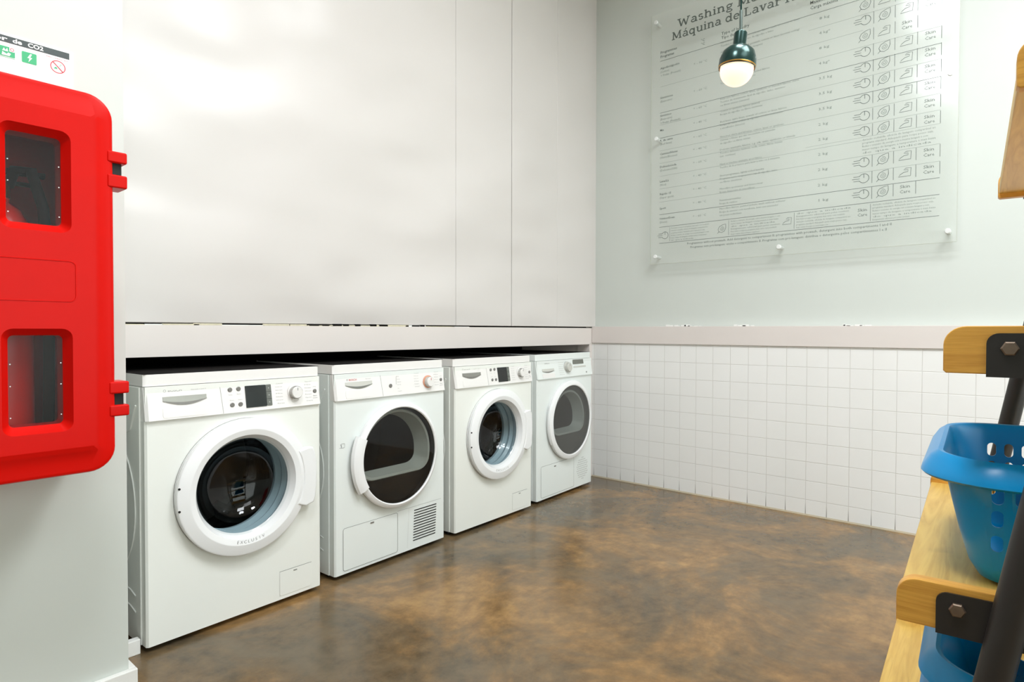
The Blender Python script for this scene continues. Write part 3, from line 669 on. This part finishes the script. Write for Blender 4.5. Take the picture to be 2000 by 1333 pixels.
# ---- safety sticker above the cabinet
st = MB(); YS = 1.8285; st.box(0.065, 0.456, YS, 1.8298, 1.525, 1.664, 'sticker'); sg = tag(st.build('safety_sticker', smooth=False), 'white safety sticker with dark title band and green pictograms, above the red cabinet', 'sign')
q = MB(); oS = (0, YS-0.0004, 0); oS2 = (0, YS-0.0008, 0)
q.poly([(0.075, 1.6435), (0.448, 1.6435), (0.448, 1.6590), (0.075, 1.6590)], 'stblack', oS, U, V3)
q.text('Extintor', 'stwhite', (0.327, YS-0.0008, 1.6470), U, V3, 0.0095, 0.088, 'RIGHT', bold=0.03, res=3)
q.text('de', 'stwhite', (0.337, YS-0.0008, 1.6470), U, V3, 0.0095, 0.0175, bold=0.03, res=3)
q.text('CO2', 'stwhite', (0.3655, YS-0.0008, 1.6470), U, V3, 0.0095, 0.030, bold=0.03, res=3)
for x0 in (0.313, 0.354):
    q.poly(rrect(x0, x0+0.0285, 1.608 if x0 > 0.34 else 1.611, 1.634, 0.002, 3), 'stgreen', oS, U, V3)
q.poly([(0.313, 1.6085), (0.3415, 1.6085), (0.3415, 1.6095), (0.313, 1.6095)], 'stgreen', oS, U, V3)
q.poly([(0.370, 1.631), (0.3645, 1.6205), (0.3685, 1.6205), (0.3665, 1.611), (0.374, 1.6225), (0.3700, 1.6225), (0.3735, 1.631)], 'stwhite', oS2, U, V3)
q.poly([(0.317, 1.613), (0.331, 1.613), (0.334, 1.619), (0.329, 1.621), (0.326, 1.617), (0.318, 1.621)], 'stwhite', oS2, U, V3)
q.poly([(0.318, 1.623), (0.321, 1.630), (0.324, 1.625), (0.327, 1.631), (0.329, 1.623)], 'stwhite', oS2, U, V3)
q.poly(rrect(0.331, 0.3412, 1.624, 1.634, 0.001, 2), 'stwhite', oS2, U, V3); q.stroke(arc(0.336, 1.629, 0.0032, 0, 2*PI, 16)[:-1], 0.0012, 'stred', (0, YS-0.0011, 0), U, V3, True)
q.stroke(arc(0.4245, 1.6185, 0.0145, 0, 2*PI, 32)[:-1], 0.0020, 'stred', oS, U, V3, True); q.stroke([(0.4142, 1.6288), (0.4348, 1.6082)], 0.0020, 'stred', oS2, U, V3)
q.poly([(0.416, 1.613), (0.424, 1.613), (0.421, 1.618), (0.418, 1.616)], 'stgreen', oS, U, V3); q.stroke([(0.428, 1.620), (0.430, 1.626), (0.433, 1.625)], 0.001, 'stgreen', oS, U, V3)
q.text('Não utilizar em', 'stred', (0.4015, YS-0.0006, 1.6372), U, V3, 0.0026, 0.043)
for x, z, s_ in ((0.315, 1.6375, 'Agente extintor'), (0.314, 1.603, 'Pó líquido inflamável'), (0.355, 1.602, 'Aparelhos elétricos'), (0.358, 1.598, 'sob tensão'), (0.413, 1.597, 'Não usar'), (0.411, 1.592, 'em metais')):
    q.text(s_, 'stpink', (x, YS-0.0006, z), U, V3, 0.0024, 0.027)
q.build('sticker_print', sg, smooth=False)

# ================================================================ ACRYLIC SIGN ON THE RIGHT WALL
SX, SY, SZ, SW, SH = 3.436, 1.818, 1.384, 1.536, 1.520     # face plane, left edge y, bottom z, width, height
sign = thing('washing_instructions_board', 'large clear acrylic board of washing programmes fixed to the grey-green wall', 'sign', (SX, SY-SW/2, SZ))
def SPt(a, b, out=0.0): return (-out, SW/2-a, b)        # board coordinates in the thing's frame
q = MB(); q.box(0, 0.006, -SW/2, SW/2, 0, SH, 'acry'); q.build('acrylic_sheet', sign, smooth=False)
q = MB(); q.box(0.0005, 0.0055, -SW/2-0.0015, -SW/2-0.0002, 0, SH, 'acryedge'); q.box(0.0005, 0.0055, SW/2+0.0002, SW/2+0.0015, 0, SH, 'acryedge'); q.box(0.0005, 0.0055, -SW/2, SW/2, -0.0015, -0.0002, 'acryedge'); q.build('sheet_edge', sign, smooth=False)
for a, b_ in ((0.034, 0.045), (0.761, 0.042), (1.503, 0.050), (0.036, 0.765), (1.506, 0.768), (0.030, 1.472), (0.761, 1.472), (1.503, 1.472)):
    q = MB(); x, y, z = SPt(a, b_); q.lathe([(0, -0.006), (0.010, -0.006), (0.0125, -0.003), (0.0125, 0.0), (0.008, 0.002)], 'cap', (0, y, z), 'x', 20); q.lathe([(0.009, 0.006), (0.009, 0.0635)], 'cap', (0, y, z), 'x', 16); q.build('standoff', sign)
SU, SV, SO = (0, -1, 0), (0, 0, 1), (-0.0006, SW/2, 0)
def st_(mb, body, a, b_, size, m='signlt', width=None, align='LEFT', bold=0.0, res=1): mb.text(body, m, (-0.0006, SW/2-a, b_), SU, SV, size, width, align, bold, res)
q = MB()
def ell(cx_, cy_, rx, ry, a0, a1, n=12): return [(cx_+rx*math.cos(math.radians(a0+(a1-a0)*i/n)), cy_+ry*math.sin(math.radians(a0+(a1-a0)*i/n))) for i in range(n+1)]
def glyph(ch):
    """slab-serif letters: (strokes, advance); a stroke is (points, width)"""
    w_, t_ = 0.15, 0.085
    st = lambda x, a, b_: ([(x, a), (x, b_)], w_)
    sl = lambda x0, x1, y: ([(x0, y), (x1, y)], t_)
    X = 0.70; lo, hi, xh = t_/2, 1-t_/2, X-t_/2
    G = {
     'W': ([([(0.16, 1), (0.36, 0.0)], w_), ([(0.36, 0.0), (0.56, 0.85)], 0.11), ([(0.56, 0.85), (0.76, 0.0)], w_), ([(0.76, 0.0), (0.97, 1)], 0.11), sl(0.02, 0.32, hi), sl(0.84, 1.10, hi)], 1.12),
     'M': ([([(0.17, 0), (0.20, 1)], 0.12), ([(0.20, 0.97), (0.50, 0.12)], w_), ([(0.50, 0.12), (0.80, 0.97)], 0.11), ([(0.80, 1), (0.84, 0)], w_), sl(0.03, 0.33, lo), sl(0.68, 0.98, lo), sl(0.06, 0.26, hi), sl(0.76, 0.95, hi)], 1.03),
     'L': ([st(0.20, 0, 1), sl(0.04, 0.62, lo), sl(0.04, 0.38, hi), ([(0.58, 0.02), (0.60, 0.26)], t_)], 0.68),
     'R': ([st(0.20, 0, 1), (ell(0.38, 0.74, 0.24, 0.215, 90, -90), 0.12), ([(0.20, 0.955), (0.38, 0.955)], t_), ([(0.20, 0.525), (0.40, 0.525)], t_), ([(0.42, 0.53), (0.66, 0.02)], w_), sl(0.04, 0.36, lo), sl(0.58, 0.80, lo), sl(0.04, 0.3, hi)], 0.82),
     'a': ([(ell(0.26, 0.20, 0.17, 0.165, 60, 360), 0.11), st(0.46, 0, 0.48), (ell(0.29, 0.47, 0.17, 0.19, 0, 150), 0.12), sl(0.44, 0.60, lo)], 0.62),
     's': ([(ell(0.25, 0.52, 0.15, 0.14, 30, 250), 0.12), (ell(0.25, 0.19, 0.16, 0.155, 95, -150), 0.12)], 0.50),
     'h': ([st(0.16, 0, 1), (ell(0.34, 0.45, 0.17, 0.21, 170, 0), 0.12), st(0.51, 0, 0.45), sl(0.03, 0.29, lo), sl(0.40, 0.65, lo), sl(0.04, 0.2, hi)], 0.68),
     'i': ([st(0.17, 0, X), sl(0.03, 0.31, lo), sl(0.04, 0.2, xh), ([(0.16, 0.86), (0.16, 1.0)], 0.15)], 0.34),
     'n': ([st(0.16, 0, X), (ell(0.34, 0.45, 0.17, 0.21, 170, 0), 0.12), st(0.51, 0, 0.45), sl(0.03, 0.29, lo), sl(0.40, 0.65, lo), sl(0.04, 0.2, xh)], 0.68),
     'g': ([(ell(0.29, 0.46, 0.17, 0.19, 0, 360, 18), 0.11), ([(0.42, 0.60), (0.56, 0.66)], 0.09), ([(0.22, 0.30), (0.14, 0.17), (0.24, 0.06), (0.42, 0.05)], 0.10), (ell(0.30, -0.12, 0.21, 0.13, 55, -240, 16), 0.10)], 0.58),
     'c': ([(ell(0.30, 0.35, 0.21, 0.30, 50, 315, 16), 0.13)], 0.54),
     'e': ([(ell(0.30, 0.35, 0.21, 0.30, 0, 315, 18), 0.13), ([(0.10, 0.36), (0.54, 0.36)], t_)], 0.60),
     'q': ([(ell(0.29, 0.35, 0.19, 0.30, 25, 335, 18), 0.13), st(0.51, -0.28, X), sl(0.38, 0.65, -0.26)], 0.68),
     'd': ([(ell(0.29, 0.35, 0.19, 0.30, 25, 335, 18), 0.13), st(0.51, 0, 1), sl(0.50, 0.66, lo), sl(0.38, 0.52, hi)], 0.69),
     'u': ([st(0.16, 0.22, X), (ell(0.33, 0.25, 0.17, 0.20, 180, 350), 0.12), st(0.52, 0, X), sl(0.02, 0.2, xh), sl(0.40, 0.55, xh), sl(0.50, 0.66, lo)], 0.68),
     'p': ([st(0.17, -0.28, X), (ell(0.36, 0.35, 0.20, 0.30, 155, -155, 18), 0.13), sl(0.03, 0.31, -0.26), sl(0.04, 0.2, xh)], 0.66),
     'v': ([([(0.12, X), (0.30, 0)], w_), ([(0.30, 0), (0.50, X)], 0.11), sl(0.0, 0.24, xh), sl(0.38, 0.60, xh)], 0.60),
     'r': ([st(0.17, 0, X), (ell(0.36, 0.42, 0.18, 0.22, 165, 70), 0.12), ([(0.42, 0.64), (0.42, 0.50)], 0.10), sl(0.03, 0.34, lo), sl(0.04, 0.2, xh)], 0.48),
     'o': ([(ell(0.31, 0.35, 0.22, 0.30, 0, 360, 20), 0.13)], 0.62),
    }
    if ch == 'á': g = glyph('a'); return (g[0]+[([(0.26, 0.82), (0.40, 1.02)], 0.10)], g[1])
    return G.get(ch, ([], 0.30))
def slab(name, body, a, b_, size, width):
    m_ = MB(); k = width/sum(glyph(c)[1] for c in body); x = a; lay = 0
    for c in body+' ':
        ss, adv = glyph(c)
        if c == ' ' and m_.bm.verts: m_.build(name, sign, smooth=False); m_ = MB()
        for pts, wd in ss:
            lay += 1; sc = (k+size)/2
            m_.stroke([(x+px*k, b_+py*size) for px, py in pts], wd*sc*0.95, 'signink', (SO[0]-0.00002*(lay % 7), SO[1], SO[2]), SU, SV)
        x += adv*k
slab('title_word', 'Washing Machine', 0.168, 1.399, 0.046, 0.69); slab('title_word', 'Máquina de Lavar Roupa', 0.133, 1.332, 0.046, 0.87)
def head(): 
    global q
    q.build('column_heading', sign, smooth=False); q = MB()
st_(q, 'Programmes', 0.061, 1.272, 0.0155, 'signink', 0.105, bold=0.015); st_(q, 'Programas', 0.061, 1.247, 0.0155, 'signink', 0.088, bold=0.015); head()
st_(q, '°C', 0.317, 1.268, 0.0145, 'signink', 0.022, bold=0.01); st_(q, '°C', 0.317, 1.247, 0.0145, 'signink', 0.022, bold=0.01); head()
st_(q, 'Type of laundry', 0.438, 1.270, 0.016, 'signink', 0.157, bold=0.01); st_(q, 'Tipo de roupa', 0.438, 1.246, 0.016, 'signink', 0.132, bold=0.01); head()
st_(q, 'Maximum load', 0.905, 1.282, 0.0165, 'signink', 0.135, bold=0.01); st_(q, 'Carga máxima', 0.906, 1.255, 0.0165, 'signink', 0.130, bold=0.01); head()
progs = [(1.178, 'Algodão/algodón', '(Cotton)', '+ Prelav. (Prewash)'), (1.000, 'Sintéticos', '(Easy-care)', None), (0.892, 'Sintético', '(Easy-care)', '+ Prelav. (Prewash)'), (0.804, 'Mix', None, None),
         (0.742, 'R. de cama', '(Bed linen)', None), (0.660, 'Camisas/blusas', '(Shirts/Blouses)', None), (0.582, 'Delicado/seda', '(Delicates/Silk)', None), (0.494, 'Lana/Lã', '(Wool)', None), (0.417, 'Rápido 15', '(Super quick)', None), (0.330, 'Sport', None, None), (0.268, 'Outdoor/Down', '(Duvet)', None)]
for b_, n1, n2, n3 in progs:
    st_(q, n1, 0.061, b_, 0.0125, 'signink', 0.0082*len(n1), bold=0.01)
    if n2: st_(q, n2, 0.061, b_-0.022, 0.0125, width=0.0070*len(n2))
    if n3: st_(q, n3, 0.063, b_-0.044, 0.0125, width=0.0068*len(n3))
for i, b_ in enumerate((1.146, 0.988, 0.886, 0.802, 0.720, 0.648, 0.571, 0.493, 0.416, 0.336, 0.258)):
    st_(q, '*', 0.274, b_-0.004, 0.016); st_(q, '- %s °C' % ('90', '60', '60', '40', '60', '40', '60', '40', '40', '40', '60')[i], 0.292, b_, 0.0125, width=0.062)
for i, b_ in enumerate((1.195, 1.120, 1.043, 0.965, 0.888, 0.810, 0.731, 0.653, 0.576, 0.500, 0.421, 0.342, 0.264)):
    st_(q, ('8 kg', '4 kg*', '8 kg', '4 kg*', '3,5 kg', '3,5 kg', '3,5 kg', '2 kg', '2 kg', '2 kg', '2 kg', '2 kg', '1 kg')[i], 0.950, b_-0.006, 0.0135, width=(0.048, 0.052)[i in (1, 3)] if i < 4 else (0.062 if i < 7 else 0.046))
desc = [(1.222, ['Hard-wearing fabrics, heat-resistant fabrics made of cotton or linen', 'Tecidos resistentes, à base de algodão e linho']), (1.168, ['Hard-wearing fabrics with prewash, cotton or linen (normal soiling)', 'Tecidos resistentes (com pré-lavagem)']),
        (1.010, ['Cotton, linen, synthetic or blended fabrics', 'Tecidos de algodão e sintéticos']), (0.905, ['Easy-care fabrics, cotton, linen, synthetic or blended fabrics, shirts', 'Tecidos de tratamento fácil de algodão, linho, sintético', 'ou fibras mistas (camisas)']),
        (0.835, ['Cotton or synthetic fabrics (mixed)', 'Roupa de algodão ou fibras sintéticas']), (0.775, ['Bed linen, table linen, towels of cotton or linen fabrics', 'Roupa de cama, toalhas de algodão, tecidos resistentes', 'e atoalhados (lençóis)']),
        (0.690, ['Non-iron shirts and blouses, cotton, linen or synthetic', 'Camisas e blusas que não necessitam ser passadas', 'de algodão ou fibras mistas']), (0.617, ['Delicate washable fabrics, e.g. silk, satin, synthetic or blends', 'Tecidos delicados laváveis, seda, cetim, fibras mistas', '(ex. cortinas)']),
        (0.535, ['Hand or machine washable wool fabrics', 'Tecidos de lã próprios para lavar à mão ou à máquina']), (0.470, ['Short programme, lightly soiled laundry', 'Programa curto, roupa pouco suja de algodão, linho', 'ou fibras sintéticas']),
        (0.395, ['Microfibre sportswear and leisure wear', 'Roupa desportiva de microfibras']), (0.330, ['Functional textiles', 'Roupa de outdoor']), (0.282, ['Microfibre fabrics, padded jackets; wash without softener', 'Roupa de exterior com membrana, lavar sem amaciador', 'em peças individuais'])]
for b_, ls in desc:
    for j, l in enumerate(ls): st_(q, l, 0.434, b_-j*0.0185, 0.0102, width=min(0.42, 0.0063*len(l)))
def para(a, b_, n, w_, dz=0.0145, size=0.0080):
    for j in range(n):
        ww = w_*(1, 0.97, 0.9, 1, 0.94, 0.6, 0.85)[j % 7]
        st_(q, ('Para lavar a roupa no programa mais curto com resultado', 'duração reduzida, eficácia de lavagem comparável ao', 'programa standard. Adequado para roupa pouco suja,', 'Reduz o consumo de energia com a mesma lavagem e com', 'maior tempo de lavagem; a temperatura é mais baixa', 'do que a indicada', 'Enxaguamento adicional para peles sensíveis')[(j+int(a*7)) % 7], a, b_-j*dz, size, width=ww)
para(0.137, 0.205, 6, 0.235); para(0.500, 0.205, 6, 0.265); para(0.848, 0.205, 6, 0.255); para(1.200, 0.205, 6, 0.255); para(1.152, 0.530, 5, 0.30, 0.0160, 0.0095)
st_(q, 'Programmes without prewash. Add detergent to compartment II; programmes with prewash, detergent into both compartments I and II', 0.240, 0.101, 0.0125, 'signink', 1.04)
st_(q, 'Programas sem pré-lavagem: encha o compartimento II. Programas com pré-lavagem: distribua o detergente pelos compartimentos I e II', 0.260, 0.078, 0.0125, 'signink', 1.00)
# rules
LW = 0.0016
for b_ in (1.228, 0.915, 0.763, 0.299, 0.222, 0.124): q.stroke([(0.06, b_), (1.470, b_)], 0.0022, 'signink', SO, SU, SV)
for b_ in (1.073, 0.843, 0.686, 0.610, 0.532, 0.455, 0.375): q.stroke([(0.06, b_), (1.150, b_)], LW*0.7, 'signlt', SO, SU, SV)
for b_ in (1.150, 0.993, 0.843, 0.686, 0.610, 0.5475, 0.455, 0.375): q.stroke([(0.90 if b_ in (1.150, 0.993) else 1.15, b_), (1.470, b_)], LW*0.7, 'signlt', SO, SU, SV)
q.stroke([(0.89, 0.5475), (1.15, 0.5475)], LW*0.6, 'signlt', SO, SU, SV)
for a in (0.129, 0.488, 0.838, 1.191): q.stroke([(a, 0.215), (a, 0.132)], LW, 'signink', SO, SU, SV)
q.build('printed_chart', sign, smooth=False)
q = MB()
def clock(a, b_, s=1.0):
    q.stroke([(a+x*s, b_+y*s) for x, y in arc(0.004, 0, 0.022, math.radians(-150), math.radians(150), 20)], 0.0026*s, 'signink', SO, SU, SV)
    q.stroke([(a+0.004*s, b_+0.002*s), (a+0.004*s, b_+0.022*s)], 0.0024*s, 'signink', SO, SU, SV)
    for y, l in ((0.011, 0.028), (0.0, 0.034), (-0.011, 0.028)): q.stroke([(a+(-0.014-l)*s, b_+y*s), (a-0.014*s, b_+y*s)], 0.0024*s, 'signink', SO, SU, SV)
def leaf(a, b_, s=1.0):
    q.stroke([(a+x*s, b_+y*s) for x, y in ((0.024, 0.027), (0.025, 0.005), (0.017, -0.015), (0, -0.022), (-0.016, -0.017), (-0.022, -0.002), (-0.014, 0.014), (0.004, 0.023))], 0.0024*s, 'signink', SO, SU, SV, True)
    q.stroke([(a+0.012*k/24*s*1.2*math.cos(k*0.6)+0.001, b_+0.012*k/24*s*1.2*math.sin(k*0.6)) for k in range(3, 25)], 0.0020*s, 'signlt', SO, SU, SV)
    q.stroke([(a-0.026*s, b_-0.026*s), (a-0.015*s, b_-0.014*s)], 0.0022*s, 'signink', SO, SU, SV)
def iron(a, b_, s=1.0):
    q.stroke([(a+x*s, b_+y*s) for x, y in ((-0.027, -0.018), (0.022, -0.018), (0.024, 0.020), (0.002, 0.020), (-0.006, 0.013), (0.012, 0.011), (0.011, 0.003), (-0.006, 0.001), (-0.020, -0.008))], 0.0024*s, 'signink', SO, SU, SV, True)
def skin(a, b_):
    st_(q, 'Skin', a, b_+0.005, 0.0150, 'signink', 0.040, 'CENTER'); st_(q, 'Care', a, b_-0.019, 0.0150, 'signink', 0.042, 'CENTER')
rows = [(1.195, 'lis'), (1.120, 'clis'), (1.043, 'lis'), (0.965, 'clis'), (0.888, 'clis'), (0.812, 'clis'), (0.734, 'clis'), (0.652, 'clis'), (0.577, 'clis'), (0.424, 'clis'), (0.345, 'clis'), (0.267, 'cls')]
colx = (1.157, 1.241, 1.334, 1.427, 1.5)
for b_, seq in rows:
    for j, ch in enumerate(seq): {'c': clock, 'l': leaf, 'i': iron, 's': skin}[ch](colx[j] if not (j == 0 and ch == 'l') else 1.157, b_)
    for j in range(len(seq)): q.stroke([((1.196, 1.286, 1.377, 1.470)[j], b_-0.028), ((1.196, 1.286, 1.377, 1.470)[j], b_+0.030)], 0.0020, 'signink', SO, SU, SV)
    q.build('icon_row', sign, smooth=False); q = MB()
for fn, args in ((clock, (0.094, 0.170, 0.95)), (leaf, (0.448, 0.172, 0.95)), (iron, (0.802, 0.175, 0.9)), (skin, (1.156, 0.178))):
    fn(*args); q.build('legend_icon', sign, smooth=False); q = MB()

# ================================================================ PENDANT LAMP
PD = Vector((1.80, 0.676, 0)); gz = 1.745
lamp = thing('pendant_lamp', 'small pendant lamp with dark green dome and glowing frosted globe on a thin rod', 'lamp', (PD.x, PD.y, gz))
TILT = Matrix.Rotation(math.radians(6), 4, Vector((fw.x, fw.y, 0)))
q = MB(); q.lathe([(0.0505, -0.004), (0.0525, 0.004), (0.0515, 0.025), (0.044, 0.046), (0.031, 0.058), (0.0195, 0.063), (0.0185, 0.064), (0.0185, 0.100), (0.016, 0.104), (0, 0.104)], 'lampgreen', seg=48, M=TILT)
q.lathe([(0.0525, 0.004), (0.0495, 0.002), (0.049, 0.02), (0.04, 0.044)], 'lampgreen', seg=48, M=TILT); q.build('lamp_dome', lamp)
q = MB(); q.lathe([(0.051, -0.0015), (0.0525, 0.0015), (0.052, 0.003), (0.049, 0.003), (0.049, -0.0015)], 'brass', seg=48, wrap=True, M=TILT); q.build('rim_band', lamp)
q = MB(); q.lathe([(0.047*math.cos(a), 0.047*math.sin(a)) for a in [math.radians(-90+i*7.5) for i in range(17)]], 'globe', (0, 0, -0.006), seg=48, M=TILT); q.build('globe', lamp)
hx = TILT @ Vector((0, 0, 0.104))
q = MB(); q.tube([hx, hx+Vector((0, 0, 0.063))], 0.0048, 'rodm', 12); q.build('rod', lamp)
q = MB(); q.tube([hx+Vector((0, 0, 0.06)), (hx.x, hx.y, 3.3-gz)], 0.0028, 'lampgreen', 8); q.build('cord', lamp)
q = MB(); q.lathe([(0, 3.26-gz), (0.04, 3.26-gz), (0.045, 3.2995-gz)], 'lampgreen', (hx.x, hx.y, 0), seg=24); q.build('ceiling_cup', lamp)

# ================================================================ SHELF UNIT
A_ = math.radians(3.44)
su = thing('shelving_unit', 'tall pine plank shelf unit with black tube frame at the right, holding blue baskets', 'shelf', (1.2, 0, 0), A_)
LEN = 0.95
def legy(z): return 0.127-0.183*z
for lx in (-0.033, LEN+0.033+0.02):
    q = MB(); q.tube([(lx, legy(0), 0), (lx, legy(2.0), 2.0)], 0.023, 'steel', 24); q.lathe([(0.03, 0), (0.03, 0.012), (0, 0.012)], 'black', (lx, legy(0), 0), seg=20, cap0=True); q.build('front_leg', su)
    q = MB(); q.tube([(lx, -0.40, 0), (lx, -0.40, 2.0)], 0.023, 'steel', 24); q.build('rear_leg', su)
# (front edge, board bottom, board top) of each shelf
for fy, zb, zt in ((0.252, 0.078, 0.152), (0.172, 0.498, 0.572), (0.113, 0.909, 0.983), (0.028, 1.337, 1.411)):
    yr = -0.40
    npl = 4; wpl = (fy-yr-0.002)/npl
    for k in range(npl):
        y1 = fy-0.002-k*wpl; q = MB(); q.box(0.012, LEN-0.012, y1-wpl+0.003, y1, zb+0.012, zt-0.032, 'woodx', 0.003)
        for v in q.bm.verts: v.co.x += 0.0
        pl = q.build('plank', su)
    for i, lx in enumerate((0.0, LEN)):
        x0, x1 = (lx-0.012, lx+0.012)
        prof = [(yr, zb), (fy-0.004, zb), (fy, zb+0.004)] + [(fy-0.030+0.030*math.cos(a), zt-0.030+0.030*math.sin(a)) for a in [math.radians(j*11.25) for j in range(9)]] + [(yr, zt)]
        q = MB(); q.prism(prof, 'yz', x0, x1, 'woody', 0.0025, 2); q.box(x1, x1+0.0001, 0, 0.0001, zb+0.01, zb+0.0101, 'woody'); eb = q.build('end_board', su)
        sx = x0-0.004 if i == 0 else x1; yb = fy-0.054; zq = zb-0.004; zp = zt-0.011; yl = legy((zb+zt)/2)
        prof = [(yl-0.10, zq), (yb, zq)] + [(yb-0.016+0.016*math.cos(a), zp-0.016+0.016*math.sin(a)) for a in [math.radians(j*15) for j in range(7)]] + [(yl-0.10, zp)]
        q = MB(); q.prism(prof, 'yz', sx, sx+0.004, 'steel'); q.build('bracket', eb)
        hy, hz = yb-0.028, zb+0.040; s_ = -1 if i == 0 else 1; hx0 = sx if i == 0 else sx+0.004
        q = MB(); q.lathe([(0.0115, hx0), (0.0115, hx0+s_*0.0055), (0.0095, hx0+s_*0.007), (0, hx0+s_*0.0072)], 'boltm', (0, hy, hz), 'x', 6); q.build('bolt', eb, angle=20)

# ---- laundry baskets
def basket(name, label, x0, x1, y0, y1, z, group=None):
    prof = [(.100, 0), (.086, .006), (.072, .03), (.058, .08), (.046, .135), (.036, .184), (.004, .180), (0, .184), (.002, .192), (.014, .212), (.026, .2215), (.033, .220), (.0385, .206), (.0395, .184), (.0495, .135), (.0615, .08), (.0755, .032), (.089, .010), (.100, .004)]
    R = [[(x, y, zz) for x, y in rrect(x0+i, x1-i, y0+i, y1-i, max(0.045, 0.12-i*0.8), 10)] for i, zz in prof]
    q = MB(); q.rings(R, 'blue', cap0=True, cap1=True); o = q.build(name, None, angle=50)
    cut = []
    for row, zz in enumerate((.164, .124, .080)):
        c = MB()
        for xw in (x0+0.045, x1-0.045):
            for k in range(6):
                yc = 0.040-k*0.0305; c.prism(rrect(yc-0.008, yc+0.008, zz-0.0145, zz+0.0145, 0.0078, 5), 'yz', xw-0.032, xw+0.032, 'blue')
        cut.append(c.build('cut'))
    boolean(o, cut)
    o.location = (1.2, 0, z); o.rotation_euler = (0, 0, A_)
    return tag(o, label, 'basket', group)
b1 = basket('laundry_basket', 'blue plastic laundry basket alone on the shelf above the stacked pair', 0.035, 0.625, -0.25, 0.150, 0.5405, 'blue laundry baskets on the shelves')
for z, lab in ((0.1205, 'lower of the two nested blue baskets on the bottom shelf, mostly inside its twin'), (0.178, 'upper of the two nested blue baskets on the bottom shelf, its rim on top')):
    c = b1.copy(); COL.objects.link(c); c.location = (1.2, 0, z); c['label'] = lab
bpy.context.view_layer.update()
